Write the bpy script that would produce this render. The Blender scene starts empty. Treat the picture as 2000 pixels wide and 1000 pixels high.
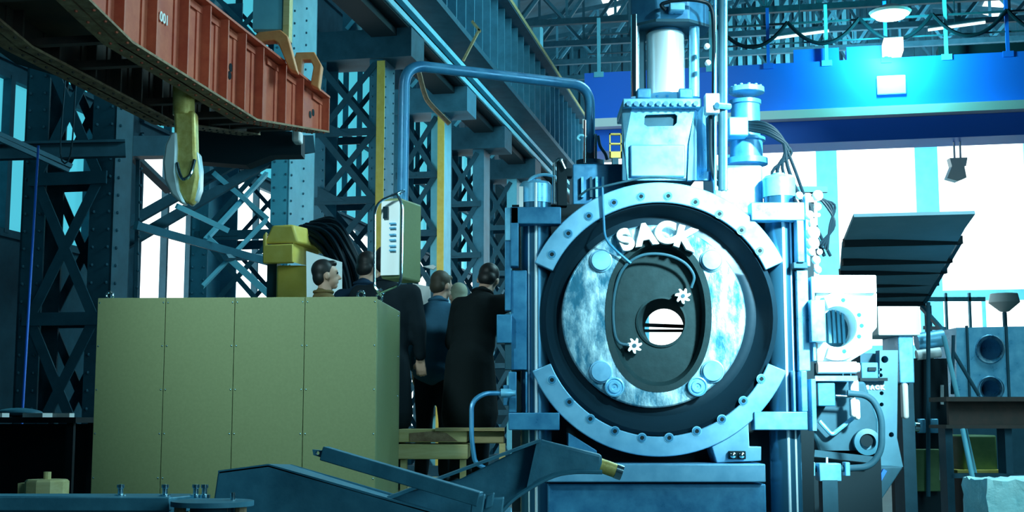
import bpy, bmesh, math, random
from mathutils import Vector, Matrix
random.seed(7)
C = bpy.context.scene.collection
PI = math.pi
R_ = math.radians
# ------------------------------------------------------------------ camera, world, light
F = 2600.0
PITCH = math.atan(315 / F)
YAW = R_(11.3)
EYE = 1.5
cam_d = bpy.data.cameras.new('camera'); cam = bpy.data.objects.new('camera', cam_d); C.objects.link(cam)
cam.location = (0, 0, EYE); cam.rotation_euler = (PI / 2 + PITCH, 0, 0)
cam_d.sensor_width = 36; cam_d.lens = 36 * F / 2000; cam_d.clip_end = 400; cam_d.clip_start = .05
bpy.context.scene.camera = cam
vs = bpy.context.scene.view_settings
bpy.context.scene.display_settings.display_device = 'sRGB'
vs.view_transform = 'Standard'; vs.look = 'None'; vs.gamma = 1; vs.exposure = 0.0
try: vs.use_curve_mapping = False
except Exception: pass
w = bpy.data.worlds.new('world'); bpy.context.scene.world = w; w.use_nodes = True
bg = w.node_tree.nodes['Background']; bg.inputs[0].default_value = (.15, .58, .85, 1); bg.inputs[1].default_value = .045

def area(name, loc, target, size, power, col, sy=None):
    d = bpy.data.lights.new(name, 'AREA'); d.energy = power; d.color = col; d.size = size
    if sy: d.shape = 'RECTANGLE'; d.size_y = sy
    o = bpy.data.objects.new(name, d); C.objects.link(o); o.location = loc
    o.rotation_euler = (Vector(target) - Vector(loc)).to_track_quat('-Z', 'Y').to_euler()
    return o
DAY = (.46, .90, 1.0)
def spot(name, loc, target, ang, power, col, soft=.3, blend=1.0):
    d = bpy.data.lights.new(name, 'SPOT'); d.energy = power; d.color = col; d.spot_size = math.radians(ang); d.spot_blend = blend; d.shadow_soft_size = soft
    o = bpy.data.objects.new(name, d); C.objects.link(o); o.location = loc
    o.rotation_euler = (Vector(target) - Vector(loc)).to_track_quat('-Z', 'Y').to_euler()
    return o
area('daylight_tall_window', (5.0, -.3, 4.4), (1.9, 9.0, 2.6), 3.0, 270, DAY, 5.5)  # added area light behind the camera, placed for gloss on the machine's right
area('daylight_right_bay', (4.4, 7.4, 4.2), (1.6, 9.1, 2.5), 1.6, 130, DAY)  # unseen lamp added close by for the right-to-left falloff on the machine
spot('window_beam_right', (5.6, 1.5, 6.5), (2.35, 9.2, 3.05), 23, 32000, (.64, .97, 1.0), .5)  # added spot, no opening modelled: whitens the right half of the machine
spot('window_beam_left', (-2.4, 5.0, 5.0), (-1.25, 8.5, 2.3), 46, 800, (.64, .97, 1.0), .3)  # added spot that brightens the control box front and the cabinet top
area('daylight_roof_lantern', (6.5, 13.0, 9.5), (-1.5, 9, 3), 3, 900, DAY)  # added off-frame light that brightens the webs of the red beam
area('daylight_hall_roof', (5, 30, 13.6), (-5, 32, 6), 8, 1150, DAY)  # added above the frame to light the columns, kept below the trusses
area('daylight_far_bay', (14, 44, 9.5), (12, 60, 8), 6, 4500, DAY)  # added area light on the far wall, in place of window glare

# ------------------------------------------------------------------ geometry helpers
CT, ST = math.cos(PITCH), math.sin(PITCH)
def at(px, py, Y):
    u = (px - 1000) / F; v = (500 - py) / F
    t = Y / (CT - v * ST)
    return Vector((u * t, Y, EYE + (ST + v * CT) * t))
CY, SY = math.cos(YAW), math.sin(YAW)
def H(s, r, z): return Vector((s * SY + r * CY, s * CY - r * SY, z))
Zv = Vector((0, 0, 1)); Yv = Vector((0, 1, 0)); Xv = Vector((1, 0, 0))
ORG = {}

def fillet(pts, rad, n=6):
    pts = [Vector(p) for p in pts]; out = [pts[0]]
    for i in range(1, len(pts) - 1):
        a, b, c = pts[i - 1], pts[i], pts[i + 1]
        r = min(rad, (a - b).length * .49, (c - b).length * .49)
        p = b + (a - b).normalized() * r; q = b + (c - b).normalized() * r
        for k in range(n + 1):
            t = k / n; out.append(p * (1 - t) ** 2 + b * 2 * t * (1 - t) + q * t * t)
    out.append(pts[-1]); return out
def smooth_path(pts, n=6):
    pts = [Vector(p) for p in pts]; P = [pts[0] * 2 - pts[1]] + pts + [pts[-1] * 2 - pts[-2]]; out = []
    for i in range(1, len(P) - 2):
        for k in range(n):
            t = k / n; a, b, c, d = P[i - 1], P[i], P[i + 1], P[i + 2]
            out.append(.5 * ((2 * b) + (c - a) * t + (2 * a - 5 * b + 4 * c - d) * t * t + (3 * b - a - 3 * c + d) * t ** 3))
    out.append(pts[-1]); return out
def circ(cx, cy, rx, Y, n=48, ry=None, a0=0, a1=360, closed=True):
    ry = ry or rx; m = n if closed else n + 1
    return [at(cx + rx * math.cos(R_(a0 + (a1 - a0) * i / n)), cy - ry * math.sin(R_(a0 + (a1 - a0) * i / n)), Y) for i in range(m)]

class MB:
    def __init__(s): s.bm = bmesh.new()
    def frame(s, M, sx, sy, sz):
        vs_ = [s.bm.verts.new(M @ Vector((x * sx / 2, y * sy / 2, z * sz / 2))) for x in (-1, 1) for y in (-1, 1) for z in (-1, 1)]
        for f in ((0, 1, 3, 2), (4, 6, 7, 5), (0, 4, 5, 1), (2, 3, 7, 6), (0, 2, 6, 4), (1, 5, 7, 3)):
            s.bm.faces.new([vs_[i] for i in f])
        return s
    def box(s, c, sz, rz=0): return s.frame(Matrix.Translation(Vector(c)) @ Matrix.Rotation(rz, 4, 'Z'), *sz)
    def pbox(s, x0, y0, x1, y1, Y, d):
        a = at(x0, y0, Y); b = at(x1, y1, Y)
        return s.box(((a.x + b.x) / 2, Y + d / 2, (a.z + b.z) / 2), (abs(b.x - a.x), d, abs(a.z - b.z)))
    def pboxf(s, x0, y0, x1, Y, d, z0=0):
        a = at(x0, y0, Y); b = at(x1, y0, Y)
        return s.box(((a.x + b.x) / 2, Y + d / 2, (a.z + z0) / 2), (abs(b.x - a.x), d, abs(a.z - z0)))
    def hbox(s, s0, s1, r0, r1, z0, z1):
        return s.box(H((s0 + s1) / 2, (r0 + r1) / 2, (z0 + z1) / 2), (abs(r1 - r0), abs(s1 - s0), abs(z1 - z0)), -YAW)
    def bar(s, a, b, w_, h=None, up=None):
        a, b = Vector(a), Vector(b); h = h or w_; d = (b - a); L = d.length; d.normalize()
        up = Vector(up) if up else (Zv if abs(d.z) < .95 else Yv)
        x = d.cross(up).normalized(); z = x.cross(d)
        M = Matrix((x, d, z)).transposed().to_4x4(); M.translation = (a + b) / 2
        return s.frame(M, w_, L, h)
    def cyl(s, a, b, r, r2=None, n=24):
        a, b = Vector(a), Vector(b); r2 = r if r2 is None else r2
        d = (b - a).normalized(); x = d.orthogonal().normalized(); y = d.cross(x)
        A = [s.bm.verts.new(a + (x * math.cos(2 * PI * i / n) + y * math.sin(2 * PI * i / n)) * r) for i in range(n)]
        B = [s.bm.verts.new(b + (x * math.cos(2 * PI * i / n) + y * math.sin(2 * PI * i / n)) * r2) for i in range(n)]
        for i in range(n): s.bm.faces.new((A[i], A[(i + 1) % n], B[(i + 1) % n], B[i]))
        s.bm.faces.new(A[::-1]); s.bm.faces.new(B); return s
    def tube(s, pts, r, n=12, closed=False):
        pts = [Vector(p) for p in pts]; N = len(pts); rings = []; prev = None
        for i, p in enumerate(pts):
            if closed: d = pts[(i + 1) % N] - pts[i - 1]
            else: d = pts[min(i + 1, N - 1)] - pts[max(i - 1, 0)]
            d.normalize()
            if prev is None: x = d.orthogonal().normalized()
            else:
                x = prev - d * prev.dot(d); x.normalize()
            prev = x; y = d.cross(x); rr = r[i] if isinstance(r, (list, tuple)) else r
            rings.append([s.bm.verts.new(p + (x * math.cos(2 * PI * k / n) + y * math.sin(2 * PI * k / n)) * rr) for k in range(n)])
        for i in range(N if closed else N - 1):
            A, B = rings[i], rings[(i + 1) % N]
            for k in range(n): s.bm.faces.new((A[k], A[(k + 1) % n], B[(k + 1) % n], B[k]))
        if not closed: s.bm.faces.new(rings[0][::-1]); s.bm.faces.new(rings[-1])
        return s
    def plate(s, outer, holes, vec):
        bm2 = bmesh.new(); edges = []
        for loop in [outer] + list(holes):
            vv = [bm2.verts.new(p) for p in loop]
            edges += [bm2.edges.new((vv[i], vv[(i + 1) % len(vv)])) for i in range(len(vv))]
        if holes:
            bmesh.ops.triangle_fill(bm2, use_beauty=True, use_dissolve=False, edges=edges)
        else: bm2.faces.new(list(bm2.verts))
        r = bmesh.ops.extrude_face_region(bm2, geom=list(bm2.faces))
        bmesh.ops.translate(bm2, vec=Vector(vec), verts=[g for g in r['geom'] if isinstance(g, bmesh.types.BMVert)])
        # keep the front faces as well
        fr = [e for e in bm2.edges if len(e.link_faces) < 2]
        if fr: 
            try: bmesh.ops.triangle_fill(bm2, use_beauty=True, edges=fr)
            except Exception: pass
        bmesh.ops.recalc_face_normals(bm2, faces=bm2.faces)
        me = bpy.data.meshes.new('t'); bm2.to_mesh(me); bm2.free(); s.bm.from_mesh(me); bpy.data.meshes.remove(me); return s
    def prism(s, pts, vec): return s.plate(pts, [], vec)
    def rings(s, loops, cap0=False, cap1=False):
        L = [[s.bm.verts.new(p) for p in lp] for lp in loops]; n = len(L[0])
        for A, B in zip(L, L[1:]):
            for k in range(n): s.bm.faces.new((A[k], A[(k + 1) % n], B[(k + 1) % n], B[k]))
        if cap0: s.bm.faces.new(L[0][::-1])
        if cap1: s.bm.faces.new(L[-1])
        return s
    def lathe(s, prof, o, axis=(0, 0, 1), n=28):
        o = Vector(o); d = Vector(axis).normalized(); x = d.orthogonal().normalized(); y = d.cross(x)
        lps = [[o + d * h + (x * math.cos(2 * PI * k / n) + y * math.sin(2 * PI * k / n)) * max(r, 1e-4) for k in range(n)] for r, h in prof]
        return s.rings(lps, True, True)
    def ball(s, c, r, rot=None, u=16, v=10):
        if not isinstance(r, (tuple, list)): r = (r, r, r)
        M = Matrix.Translation(Vector(c)) @ (rot if rot else Matrix()) @ Matrix.Diagonal((*r, 1))
        bmesh.ops.create_uvsphere(s.bm, u_segments=u, v_segments=v, radius=1, matrix=M); return s
    def cap(s, a, b, r0, r1, n=14):
        s.cyl(a, b, r0, r1, n); s.ball(a, r0, u=n, v=8); s.ball(b, r1, u=n, v=8); return s
    def ibeam(s, a, b, hgt, wid, t=.03):
        a, b = Vector(a), Vector(b); d = (b - a).normalized(); up = Zv if abs(d.z) < .9 else Yv
        x = d.cross(up).normalized(); z = x.cross(d)
        s.bar(a, b, t, hgt - t * 1.9); s.bar(a + z * (hgt - t) / 2, b + z * (hgt - t) / 2, wid, t); s.bar(a - z * (hgt - t) / 2, b - z * (hgt - t) / 2, wid, t); return s
    def build(s, name, m, parent=None, bevel=0, sm=True, ang=35):
        bm = s.bm
        bmesh.ops.recalc_face_normals(bm, faces=bm.faces)
        if parent is None:
            xs = [v.co for v in bm.verts]
            lo = Vector([min(c[i] for c in xs) for i in range(3)]); hi = Vector([max(c[i] for c in xs) for i in range(3)])
            org = Vector(((lo.x + hi.x) / 2, (lo.y + hi.y) / 2, lo.z))
        else: org = ORG[parent.name]
        bmesh.ops.translate(bm, vec=-org, verts=bm.verts)
        me = bpy.data.meshes.new(name)
        if sm:
            for f in bm.faces: f.smooth = True
        bm.to_mesh(me); bm.free()
        if sm: me.set_sharp_from_angle(angle=R_(ang))
        o = bpy.data.objects.new(name, me); C.objects.link(o); me.materials.append(m)
        if parent is None: o.location = org
        else: o.parent = parent
        ORG[o.name] = org
        if bevel:
            b = o.modifiers.new('bevel', 'BEVEL'); b.width = bevel; b.segments = 2; b.limit_method = 'ANGLE'; b.harden_normals = False
        return o

def thing(name, label, cat, loc, group=None):
    o = bpy.data.objects.new(name, None); C.objects.link(o); o.empty_display_size = .2
    o.location = loc; ORG[o.name] = Vector(loc); o['label'] = label; o['category'] = cat
    if group: o['group'] = group
    return o
def tag(o, label, cat, group=None):
    o['label'] = label; o['category'] = cat
    if group: o['group'] = group
    return o
def struct(o): o['kind'] = 'structure'; return o

# ------------------------------------------------------------------ materials
def mat(name, col, rough=.5, metal=0.0, col2=None, scale=6.0, lo=.35, hi=.7, bump=0.0, rvar=0.0, detail=5, stretch=None, emit=None, est=1.0):
    m = bpy.data.materials.new(name); m.use_nodes = True; nt = m.node_tree; N = nt.nodes; L = nt.links
    p = N['Principled BSDF']; p.inputs['Base Color'].default_value = (*col, 1); p.inputs['Roughness'].default_value = rough; p.inputs['Metallic'].default_value = metal
    if emit:
        p.inputs['Emission Color'].default_value = (*emit, 1); p.inputs['Emission Strength'].default_value = est
    if col2 or bump or rvar:
        tc = N.new('ShaderNodeTexCoord'); mp = N.new('ShaderNodeMapping'); L.new(tc.outputs['Object'], mp.inputs[0])
        if stretch: mp.inputs['Scale'].default_value = stretch
        nz = N.new('ShaderNodeTexNoise'); nz.inputs['Scale'].default_value = scale; nz.inputs['Detail'].default_value = detail; nz.inputs['Roughness'].default_value = .65
        L.new(mp.outputs[0], nz.inputs['Vector'])
        if col2:
            cr = N.new('ShaderNodeValToRGB'); cr.color_ramp.elements[0].position = lo; cr.color_ramp.elements[1].position = hi
            cr.color_ramp.elements[0].color = (*col, 1); cr.color_ramp.elements[1].color = (*col2, 1)
            L.new(nz.outputs['Fac'], cr.inputs[0]); L.new(cr.outputs[0], p.inputs['Base Color'])
        if rvar:
            mr = N.new('ShaderNodeMapRange'); mr.inputs[1].default_value = .3; mr.inputs[2].default_value = .7
            mr.inputs[3].default_value = max(.05, rough - rvar); mr.inputs[4].default_value = min(1, rough + rvar)
            L.new(nz.outputs['Fac'], mr.inputs[0]); L.new(mr.outputs[0], p.inputs['Roughness'])
        if bump:
            bp = N.new('ShaderNodeBump'); bp.inputs['Strength'].default_value = bump; bp.inputs['Distance'].default_value = .02
            L.new(nz.outputs['Fac'], bp.inputs['Height']); L.new(bp.outputs[0], p.inputs['Normal'])
    return m
def glow(name, col, st):
    m = bpy.data.materials.new(name); m.use_nodes = True; nt = m.node_tree; nt.nodes.clear()
    e = nt.nodes.new('ShaderNodeEmission'); e.inputs[0].default_value = (*col, 1); e.inputs[1].default_value = st
    o = nt.nodes.new('ShaderNodeOutputMaterial'); nt.links.new(e.outputs[0], o.inputs[0]); return m
M_ = dict(
    dark=mat('dark_painted_steel', (.018, .075, .11), .6, 0, (.03, .11, .16), 3),
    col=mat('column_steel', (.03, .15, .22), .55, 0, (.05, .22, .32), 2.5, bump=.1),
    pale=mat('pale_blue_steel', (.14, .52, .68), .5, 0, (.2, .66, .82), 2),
    black=mat('black_steel', (.008, .022, .03), .6),
    rubber=mat('black_hose', (.006, .018, .028), .35),
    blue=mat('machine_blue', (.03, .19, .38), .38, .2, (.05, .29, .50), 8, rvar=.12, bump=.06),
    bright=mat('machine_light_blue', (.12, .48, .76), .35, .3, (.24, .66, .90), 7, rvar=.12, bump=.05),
    arc=mat('clamp_ring_steel', (.14, .43, .68), .42, .35, (.22, .56, .80), 5, rvar=.12, bump=.05),
    worn=mat('worn_machined_steel', (.06, .30, .48), .3, .6, (.62, .92, 1), 5, .40, .70, bump=.25, rvar=.18, stretch=(1.6, 1, .8)),
    chrome=mat('polished_steel', (.55, .80, .90), .16, 1),
    satin=mat('satin_bright_steel', (.70, .90, .97), .32, .25),
    rod=mat('dark_polished_steel', (.03, .14, .24), .22, .55),
    grease=mat('greased_black_iron', (.008, .028, .045), .32, .3),
    pit=mat('dark_cast_iron', (.006, .026, .032), .7, .1, (.010, .036, .044), 12, bump=.15),
    girder=mat('girder_blue', (.010, .17, .85), .5),
    red=mat('red_oxide_paint', (.50, .09, .05), .6, 0, (.68, .17, .085), 5, .35, .75, bump=.1),
    rust=mat('rusty_edge', (.22, .12, .07), .8, 0, (.42, .30, .18), 14, bump=.3),
    redk=mat('red_dark_steel', (.05, .045, .04), .7, 0, (.10, .06, .05), 6),
    olive=mat('olive_cabinet_paint', (.205, .255, .12), .5, 0, (.225, .28, .135), 60, detail=2),
    cream=mat('cream_timber', (.62, .52, .22), .7, 0, (.75, .68, .36), 6, bump=.2, stretch=(.4, 2, 4)),
    yellow=mat('yellow_paint', (.85, .62, .10), .5, 0, (.95, .75, .18), 6),
    brass=mat('golden_worn_paint', (.55, .38, .06), .4, .2, (.90, .78, .30), 9, .3, .7, bump=.2),
    white=mat('white_enamel', (.85, .9, .9), .35),
    paint=mat('white_stencil_paint', (.85, .88, .85), .6),
    papr=mat('paper', (.94, .97, .97), .8),
    fore=mat('foreground_blue_steel', (.045, .20, .30), .5, .15, (.07, .28, .40), 9, bump=.12, rvar=.1),
    floor=mat('oily_concrete', (.04, .07, .08), .6, 0, (.07, .11, .12), .6, bump=.1),
    timber=mat('bare_timber', (.35, .27, .12), .7, 0, (.5, .42, .22), 5, stretch=(.5, 3, 3)),
    green=mat('green_paint', (.06, .14, .05), .6, 0, (.1, .2, .07), 5),
    tarp=mat('grey_tarpaulin', (.32, .56, .66), .7, 0, (.38, .62, .72), 3),
    wrap=mat('crumpled_plastic_wrap', (.35, .75, .80), .25, 0, (.6, .95, .95), 4, bump=.8),
    orange=mat('orange_paint', (.75, .25, .08), .5, 0, (.9, .4, .15), 5),
    rib=mat('corrugated_sheet', (.015, .08, .12), .5, 0, (.03, .13, .19), 1.5),
    skin=mat('skin', (.62, .40, .30), .5),
    hairb=mat('brown_hair', (.05, .045, .03), .6), haird=mat('dark_hair', (.012, .016, .018), .5), hairg=mat('greying_hair', (.35, .40, .30), .7),
    jb=mat('brown_jacket', (.16, .12, .05), .85, bump=.3, scale=9), jn=mat('navy_jacket', (.012, .04, .08), .85, bump=.3, scale=9),
    jd=mat('black_coat', (.008, .016, .022), .9, bump=.4, scale=7), jl=mat('blue_work_jacket', (.035, .13, .22), .85, bump=.4, scale=8),
    jg=mat('dark_brown_coat', (.009, .015, .017), .9, bump=.4, scale=6), tr=mat('dark_trousers', (.01, .02, .028), .9),
    day=glow('daylight_glass', (.86, 1, 1), 2.6),
    frost=mat('frosted_glazing', (.1, .4, .5), .4, emit=(.075, .55, .68), est=.85),
    lamp=glow('lamp_glow', (.8, 1, 1), 9), lampb=glow('lamp_panel', (1, .95, .88), 1.6), tube=glow('strip_lamp', (.7, 1, 1), 2.2),
    screen=mat('dark_window', (.01, .03, .04), .2),
)
K = M_
# ------------------------------------------------------------------ the setting
struct(MB().box((3, 30, -.1), (60, 90, .2)).build('floor', K['floor'], sm=False))
# left wall in the hall frame: s along the hall, r across, r = -11.5
RW = -11.5
def wallpart(name, m, s0, s1, z0, z1, th=.2, dr=0): return struct(MB().hbox(s0, s1, RW - .1 - th / 2 + dr, RW - .1 + th / 2 + dr, z0, z1).build(name, m, sm=False))
wl = MB()
for a, b, z0, z1 in ((10, 62, 0, 1.2), (10, 22.2, 1.2, 4.3), (10, 62, 11.5, 12.6), (10, 62, 14.5, 20), (22.0, 22.6, 1.2, 11.5), (10, 62, 6.75, 7.0)):
    wl.hbox(a, b, RW - .3, RW - .1, z0, z1)
struct(wl.build('wall_left', K['dark'], sm=False))
wn = 1
def pane(s0, s1, z0, z1, m, nm=4, mw=.09, nz=0):
    global wn
    f = MB().hbox(s0, s1, RW - .22, RW - .18, z0, z1).build('window_%d' % wn, m, sm=False); struct(f)
    b = MB()
    for i in range(nm + 1):
        s = s0 + (s1 - s0) * i / nm; b.hbox(s - mw / 2, s + mw / 2, RW - .16, RW - .02, z0, z1)
    for i in range(nz + 1):
        z = z0 + (z1 - z0) * i / max(nz, 1); b.hbox(s0, s1, RW - .15, RW - .03, z - mw / 2, z + mw / 2)
    b.build('window_frame', K['dark'], f, sm=False); wn += 1
for s0, s1 in ((22.6, 27), (27, 32), (32, 37), (37, 42), (42, 48), (48, 54)):
    pane(s0, s1, 1.2, 6.75, K['day'], 4, .07, 1)
for s0, s1 in ((12, 17), (17, 22.0)):
    pane(s0, s1, 4.3, 6.75, K['frost'], 4, .12, 1)
for s0, s1 in ((12, 17), (17, 22), (22.6, 27), (27, 32), (32, 37), (37, 42), (42, 48), (48, 54)):
    pane(s0, s1, 7.0, 11.5, K['frost'], 4, .07, 2)
for s0, s1 in ((22.6, 32), (32, 42), (42, 54)):
    pane(s0, s1, 12.6, 14.5, K['day'], 9, .2, 2)
# far wall, s = 60
SF = 60
fw = MB()
for r0, r1, z0, z1 in ((-12, 14, 0, 4.6), (-12, 14, 13.8, 15.2), (-12, -9.6, 4.6, 13.8), (-6.0, -5.7, 4.6, 13.8), (-2.4, -1.6, 4.6, 13.8), (1.85, 2.75, 4.6, 13.8), (6.1, 7.05, 4.6, 13.8), (10.65, 14, 4.6, 13.8)):
    fw.hbox(SF, SF + .4, r0, r1, z0, z1)
struct(fw.build('wall_far', K['pale'], sm=False))  # paler steel on the pillars: window glare put into the colour
for r0, r1 in ((-9.6, -6.0), (-5.7, -2.4), (-1.6, 1.85), (2.75, 6.1), (7.05, 10.65)):
    f = struct(MB().hbox(SF + .25, SF + .3, r0, r1, 4.6, 13.8).build('window_%d' % wn, K['day'], sm=False)); wn += 1
    b = MB()
    b.hbox(SF - .02, SF + .2, r0, r1, 6.5, 6.95)
    if r0 > 6: b.hbox(SF, SF + .2, r0 + 1.6, r0 + 1.75, 4.6, 6.5)
    b.build('window_frame', K['pale'], f, sm=False)
up = MB()
r = -12
while r < 14:
    up.hbox(SF + (.0 if int(r * 4) % 2 else .12), SF + .4, r, r + .25, 15.2, 24); r += .25
struct(up.build('wall_far_upper', K['rib'], sm=False))
sky = MB()
for i in range(14):
    sky.hbox(SF - .25, SF - .1, -1.9 + i * .42, -1.7 + i * .42, 15.2, 20.5 - .1 * (i % 3))
o = struct(sky.build('trim_1', K['pale'], sm=False))
# roof slopes with skylights, roof over the far half of the hall
rf = MB()
for a, b, z0, z1 in ((-12, 0, 17.5, 21.5), (0, 14, 21.5, 16.5)):
    p = [H(36, a, z0), H(36, b, z1), H(61, b, z1), H(61, a, z0)]; rf.prism(p, (0, 0, .25))
struct(rf.build('ceiling', K['rib'], sm=False))
for r0, r1, s0, s1 in ((8.6, 9.3, 44, 58), (-7, -6.4, 40, 58)):
    zf = (lambda r: 21.5 - r * 5 / 14) if r0 > 0 else (lambda r: 21.5 + r * 4 / 12)
    for k in range(4):
        a = s0 + (s1 - s0) * k / 4; b = a + (s1 - s0) / 4 * .7
        struct(MB().prism([H(a, r0, zf(r0) - .12), H(a, r1, zf(r1) - .12), H(b, r1, zf(r1) - .12), H(b, r0, zf(r0) - .12)], (0, 0, .06)).build('window_%d' % wn, K['day'], sm=False)); wn += 1

# roof trusses, one thing each
for ti, (s, zb) in enumerate(((43, 14.6), (47, 15.0), (51, 15.4), (55, 15.8))):
    t = thing('roof_truss', ('lattice roof truss of thin blue bars, %s of the four under the roof' % ('nearest', 'second nearest', 'third nearest', 'farthest')[ti]), 'truss', H(s, 0, zb), 'roof trusses')
    MB().hbox(s - .09, s + .09, -10, 13, zb, zb + .2).build('bottom_chord', K['dark'], t, sm=False)
    MB().bar(H(s, -10, zb + 1.8), H(s, 0, zb + 3.2), .18).bar(H(s, 0, zb + 3.2), H(s, 13, zb + 1.5), .18).build('top_chord', K['dark'], t, sm=False)
    m = MB(); n = 14
    tz = lambda r: zb + 1.8 + (r + 10) * .14 if r < 0 else zb + 3.2 - r * 1.7 / 13
    for i in range(n):
        r0 = -10 + 23 * i / n; r1 = -10 + 23 * (i + 1) / n
        m.bar(H(s, r0, zb + .1), H(s, r0, tz(r0)), .09); m.bar(H(s, r0, zb + .1), H(s, r1, tz(r1)), .11); 
        if i % 2: m.bar(H(s, r0, tz(r0)), H(s, r1, zb + .1), .09)
    m.build('web_bars', K['dark'] if ti % 2 else K['col'], t, sm=False)

# ------------------------------------------------------------------ riveted lattice columns of the left row
cols = [('near', 14.95, 1.25, 'dark riveted lattice column at the far left, nearest of its row', 0), ('b', 20.9, 1.75, 'blue riveted lattice column behind the yellow crane box, second of its row', 0),
        ('c', 26.3, 1.6, 'riveted lattice column with a yellow edge strip, left of the pendant pipe', 1), ('d', 31.4, 1.3, 'riveted lattice column with a yellow edge strip, behind the pendant control box', 1),
        ('e', 36.0, 1.25, 'slim lattice column right of the pendant control box', 0), ('f', 40.8, 1.25, 'distant lattice column just left of the big round machine', 0), ('g', 45.6, 1.25, 'most distant lattice column, mostly hidden by the big machine', 0)]
RC = -8.0
for key, s, W, lab, yel in cols:
    t = thing('lattice_column', lab, 'column', H(s, RC - W / 2, 0), 'riveted columns of the left row')
    Dp = {'near': .45, 'b': 1.25}.get(key, .8); cm = K['col'] if key != 'near' else K['dark']
    zt = 9.0
    lw = .32
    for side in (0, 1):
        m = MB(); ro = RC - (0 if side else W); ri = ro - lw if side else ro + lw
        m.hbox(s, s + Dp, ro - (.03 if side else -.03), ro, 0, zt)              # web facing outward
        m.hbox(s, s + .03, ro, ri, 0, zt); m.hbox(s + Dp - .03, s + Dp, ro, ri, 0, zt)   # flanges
        lg = m.build('leg', K['pale'] if (key in 'bdf' and side) else cm, t, sm=False)  # paler right legs: light from the hall side put into the colour
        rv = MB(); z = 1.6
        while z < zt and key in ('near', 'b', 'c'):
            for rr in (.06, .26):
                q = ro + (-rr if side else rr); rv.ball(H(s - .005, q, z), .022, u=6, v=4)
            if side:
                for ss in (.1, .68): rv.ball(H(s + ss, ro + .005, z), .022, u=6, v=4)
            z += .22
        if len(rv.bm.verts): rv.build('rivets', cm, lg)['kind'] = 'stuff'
    ra, rb = RC - W + lw * .6, RC - lw * .6
    pitch = 1.45 if key != 'near' else 1.75
    z = .2 if key != 'near' else .95
    while z < zt - .3:
        z1 = min(z + pitch, zt - .05)
        for ss in ((s - .03), (s + Dp + .01)):
            m = MB(); w1 = (.13 if ss < s else .11) * (.65 if key == 'b' else 1)
            m.bar(H(ss, ra, z), H(ss, rb, z1), .03, w1, up=H(0, 1, 0) - H(0, 0, 0)) if False else None
            for (r0, z0_, r1, z1_) in ((ra, z, rb, z1), (rb, z, ra, z1)):
                a = H(ss, r0, z0_); b = H(ss + .015, r1, z1_)
                nrm = H(1, 0, 0) - H(0, 0, 0)
                m.bar(a, b, w1, .02, up=nrm)
            m.build('cross_brace', K['dark'], t, sm=False)
            MB().hbox(ss - .01, ss + .02, ra - .1, rb + .1, z - .08, z + .08).build('strut', K['dark'], t, sm=False)
        if key != 'near': MB().prism([H(s - .05, ra, z + .32), H(s - .05, (ra + rb) / 2, z - .02), H(s - .05, ra, z - .02)], H(.03, 0, 0) - H(0, 0, 0)).build('gusset', K['dark'], t, sm=False)
        z += pitch
    MB().hbox(s - .15, s + Dp + .1, RC - W - .15, RC + .12, 0, .35).build('base_plate', K['dark'], t, sm=False)
    # cap box girder / bracket that carries the rail
    m = MB().hbox(s - .12, s + .9, RC - W - .1, RC + .62, 9.0, 9.62)
    m.build('bracket', K['col'] if key in 'bd' else K['dark'], t, sm=False)
    # upper shaft with round-ended openings
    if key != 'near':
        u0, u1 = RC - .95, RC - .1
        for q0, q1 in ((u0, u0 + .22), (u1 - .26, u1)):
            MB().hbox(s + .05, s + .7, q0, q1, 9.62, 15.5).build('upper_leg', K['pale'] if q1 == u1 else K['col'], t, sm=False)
        z = 9.7
        while z < 14.6:
            MB().bar(H(s + .02, u0 + .1, z), H(s + .02, u1 - .1, z + .75), .09, .02, up=H(1, 0, 0)).bar(H(s + .03, u1 - .1, z + .75), H(s + .03, u0 + .1, z + 1.5), .09, .02, up=H(1, 0, 0)).build('upper_lacing', K['pale'], t, sm=False); z += 1.5
    if yel: MB().hbox(s - .06, s - .035, RC - .14, RC + .03, 0, 8.95).build('edge_strip', K['yellow'], t, sm=False)
# big X bracing and horizontal ties between the first two columns
wbt = thing('wind_bracing', 'crossing blue and dark braces between the two nearest columns behind the hook', 'bracing', H(18.5, -9, 0))
def brace(pts, wd, m, lab, dbl=.0):
    o = MB()
    a, b = pts
    wd *= .72; o.bar(a, b, wd, .08, up=(0, 1, 0))
    if dbl:
        n = Vector((b - a)).cross(Yv).normalized() * dbl; o.bar(a + n, b + n, wd, .08, up=(0, 1, 0))
    return o.build('brace', m, wbt, sm=False)
brace((at(190, 510, 17.4), at(520, 318, 19.5)), .19, K['dark'], 'dark double diagonal brace rising right behind the crane hook', .24)
brace((at(255, 300, 17.4), at(330, 372, 19.3)), .16, K['dark'], 'short dark diagonal brace left of the crane hook')
brace((at(265, 440, 17.3), at(530, 513, 19.5)), .15, K['col'], 'blue diagonal tie sloping gently down to the right below the hook')
brace((at(345, 402, 17.8), at(445, 450, 18.3)), .10, K['pale'], 'pale slim tie just below the tip of the hook')
brace((at(405, 465, 18.6), at(525, 575, 19.5)), .13, K['pale'], 'pale brace sloping down to the cabinet top left of the yellow box')
brace((at(395, 560, 18.6), at(520, 430, 19.5)), .07, K['pale'], 'pale thin brace rising right above the cabinet')
brace((at(420, 340, 18.6), at(520, 425, 20.5)), .10, K['pale'], 'pale brace crossing the window right of the hook')
brace((at(400, 470, 18.6), at(520, 340, 20.5)), .08, K['pale'], 'pale thin brace rising to the right beside the hook')
brace((at(440, 503, 18.6), at(515, 502, 20)), .09, K['col'], 'short level tie between the windows left of the yellow box')
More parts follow.
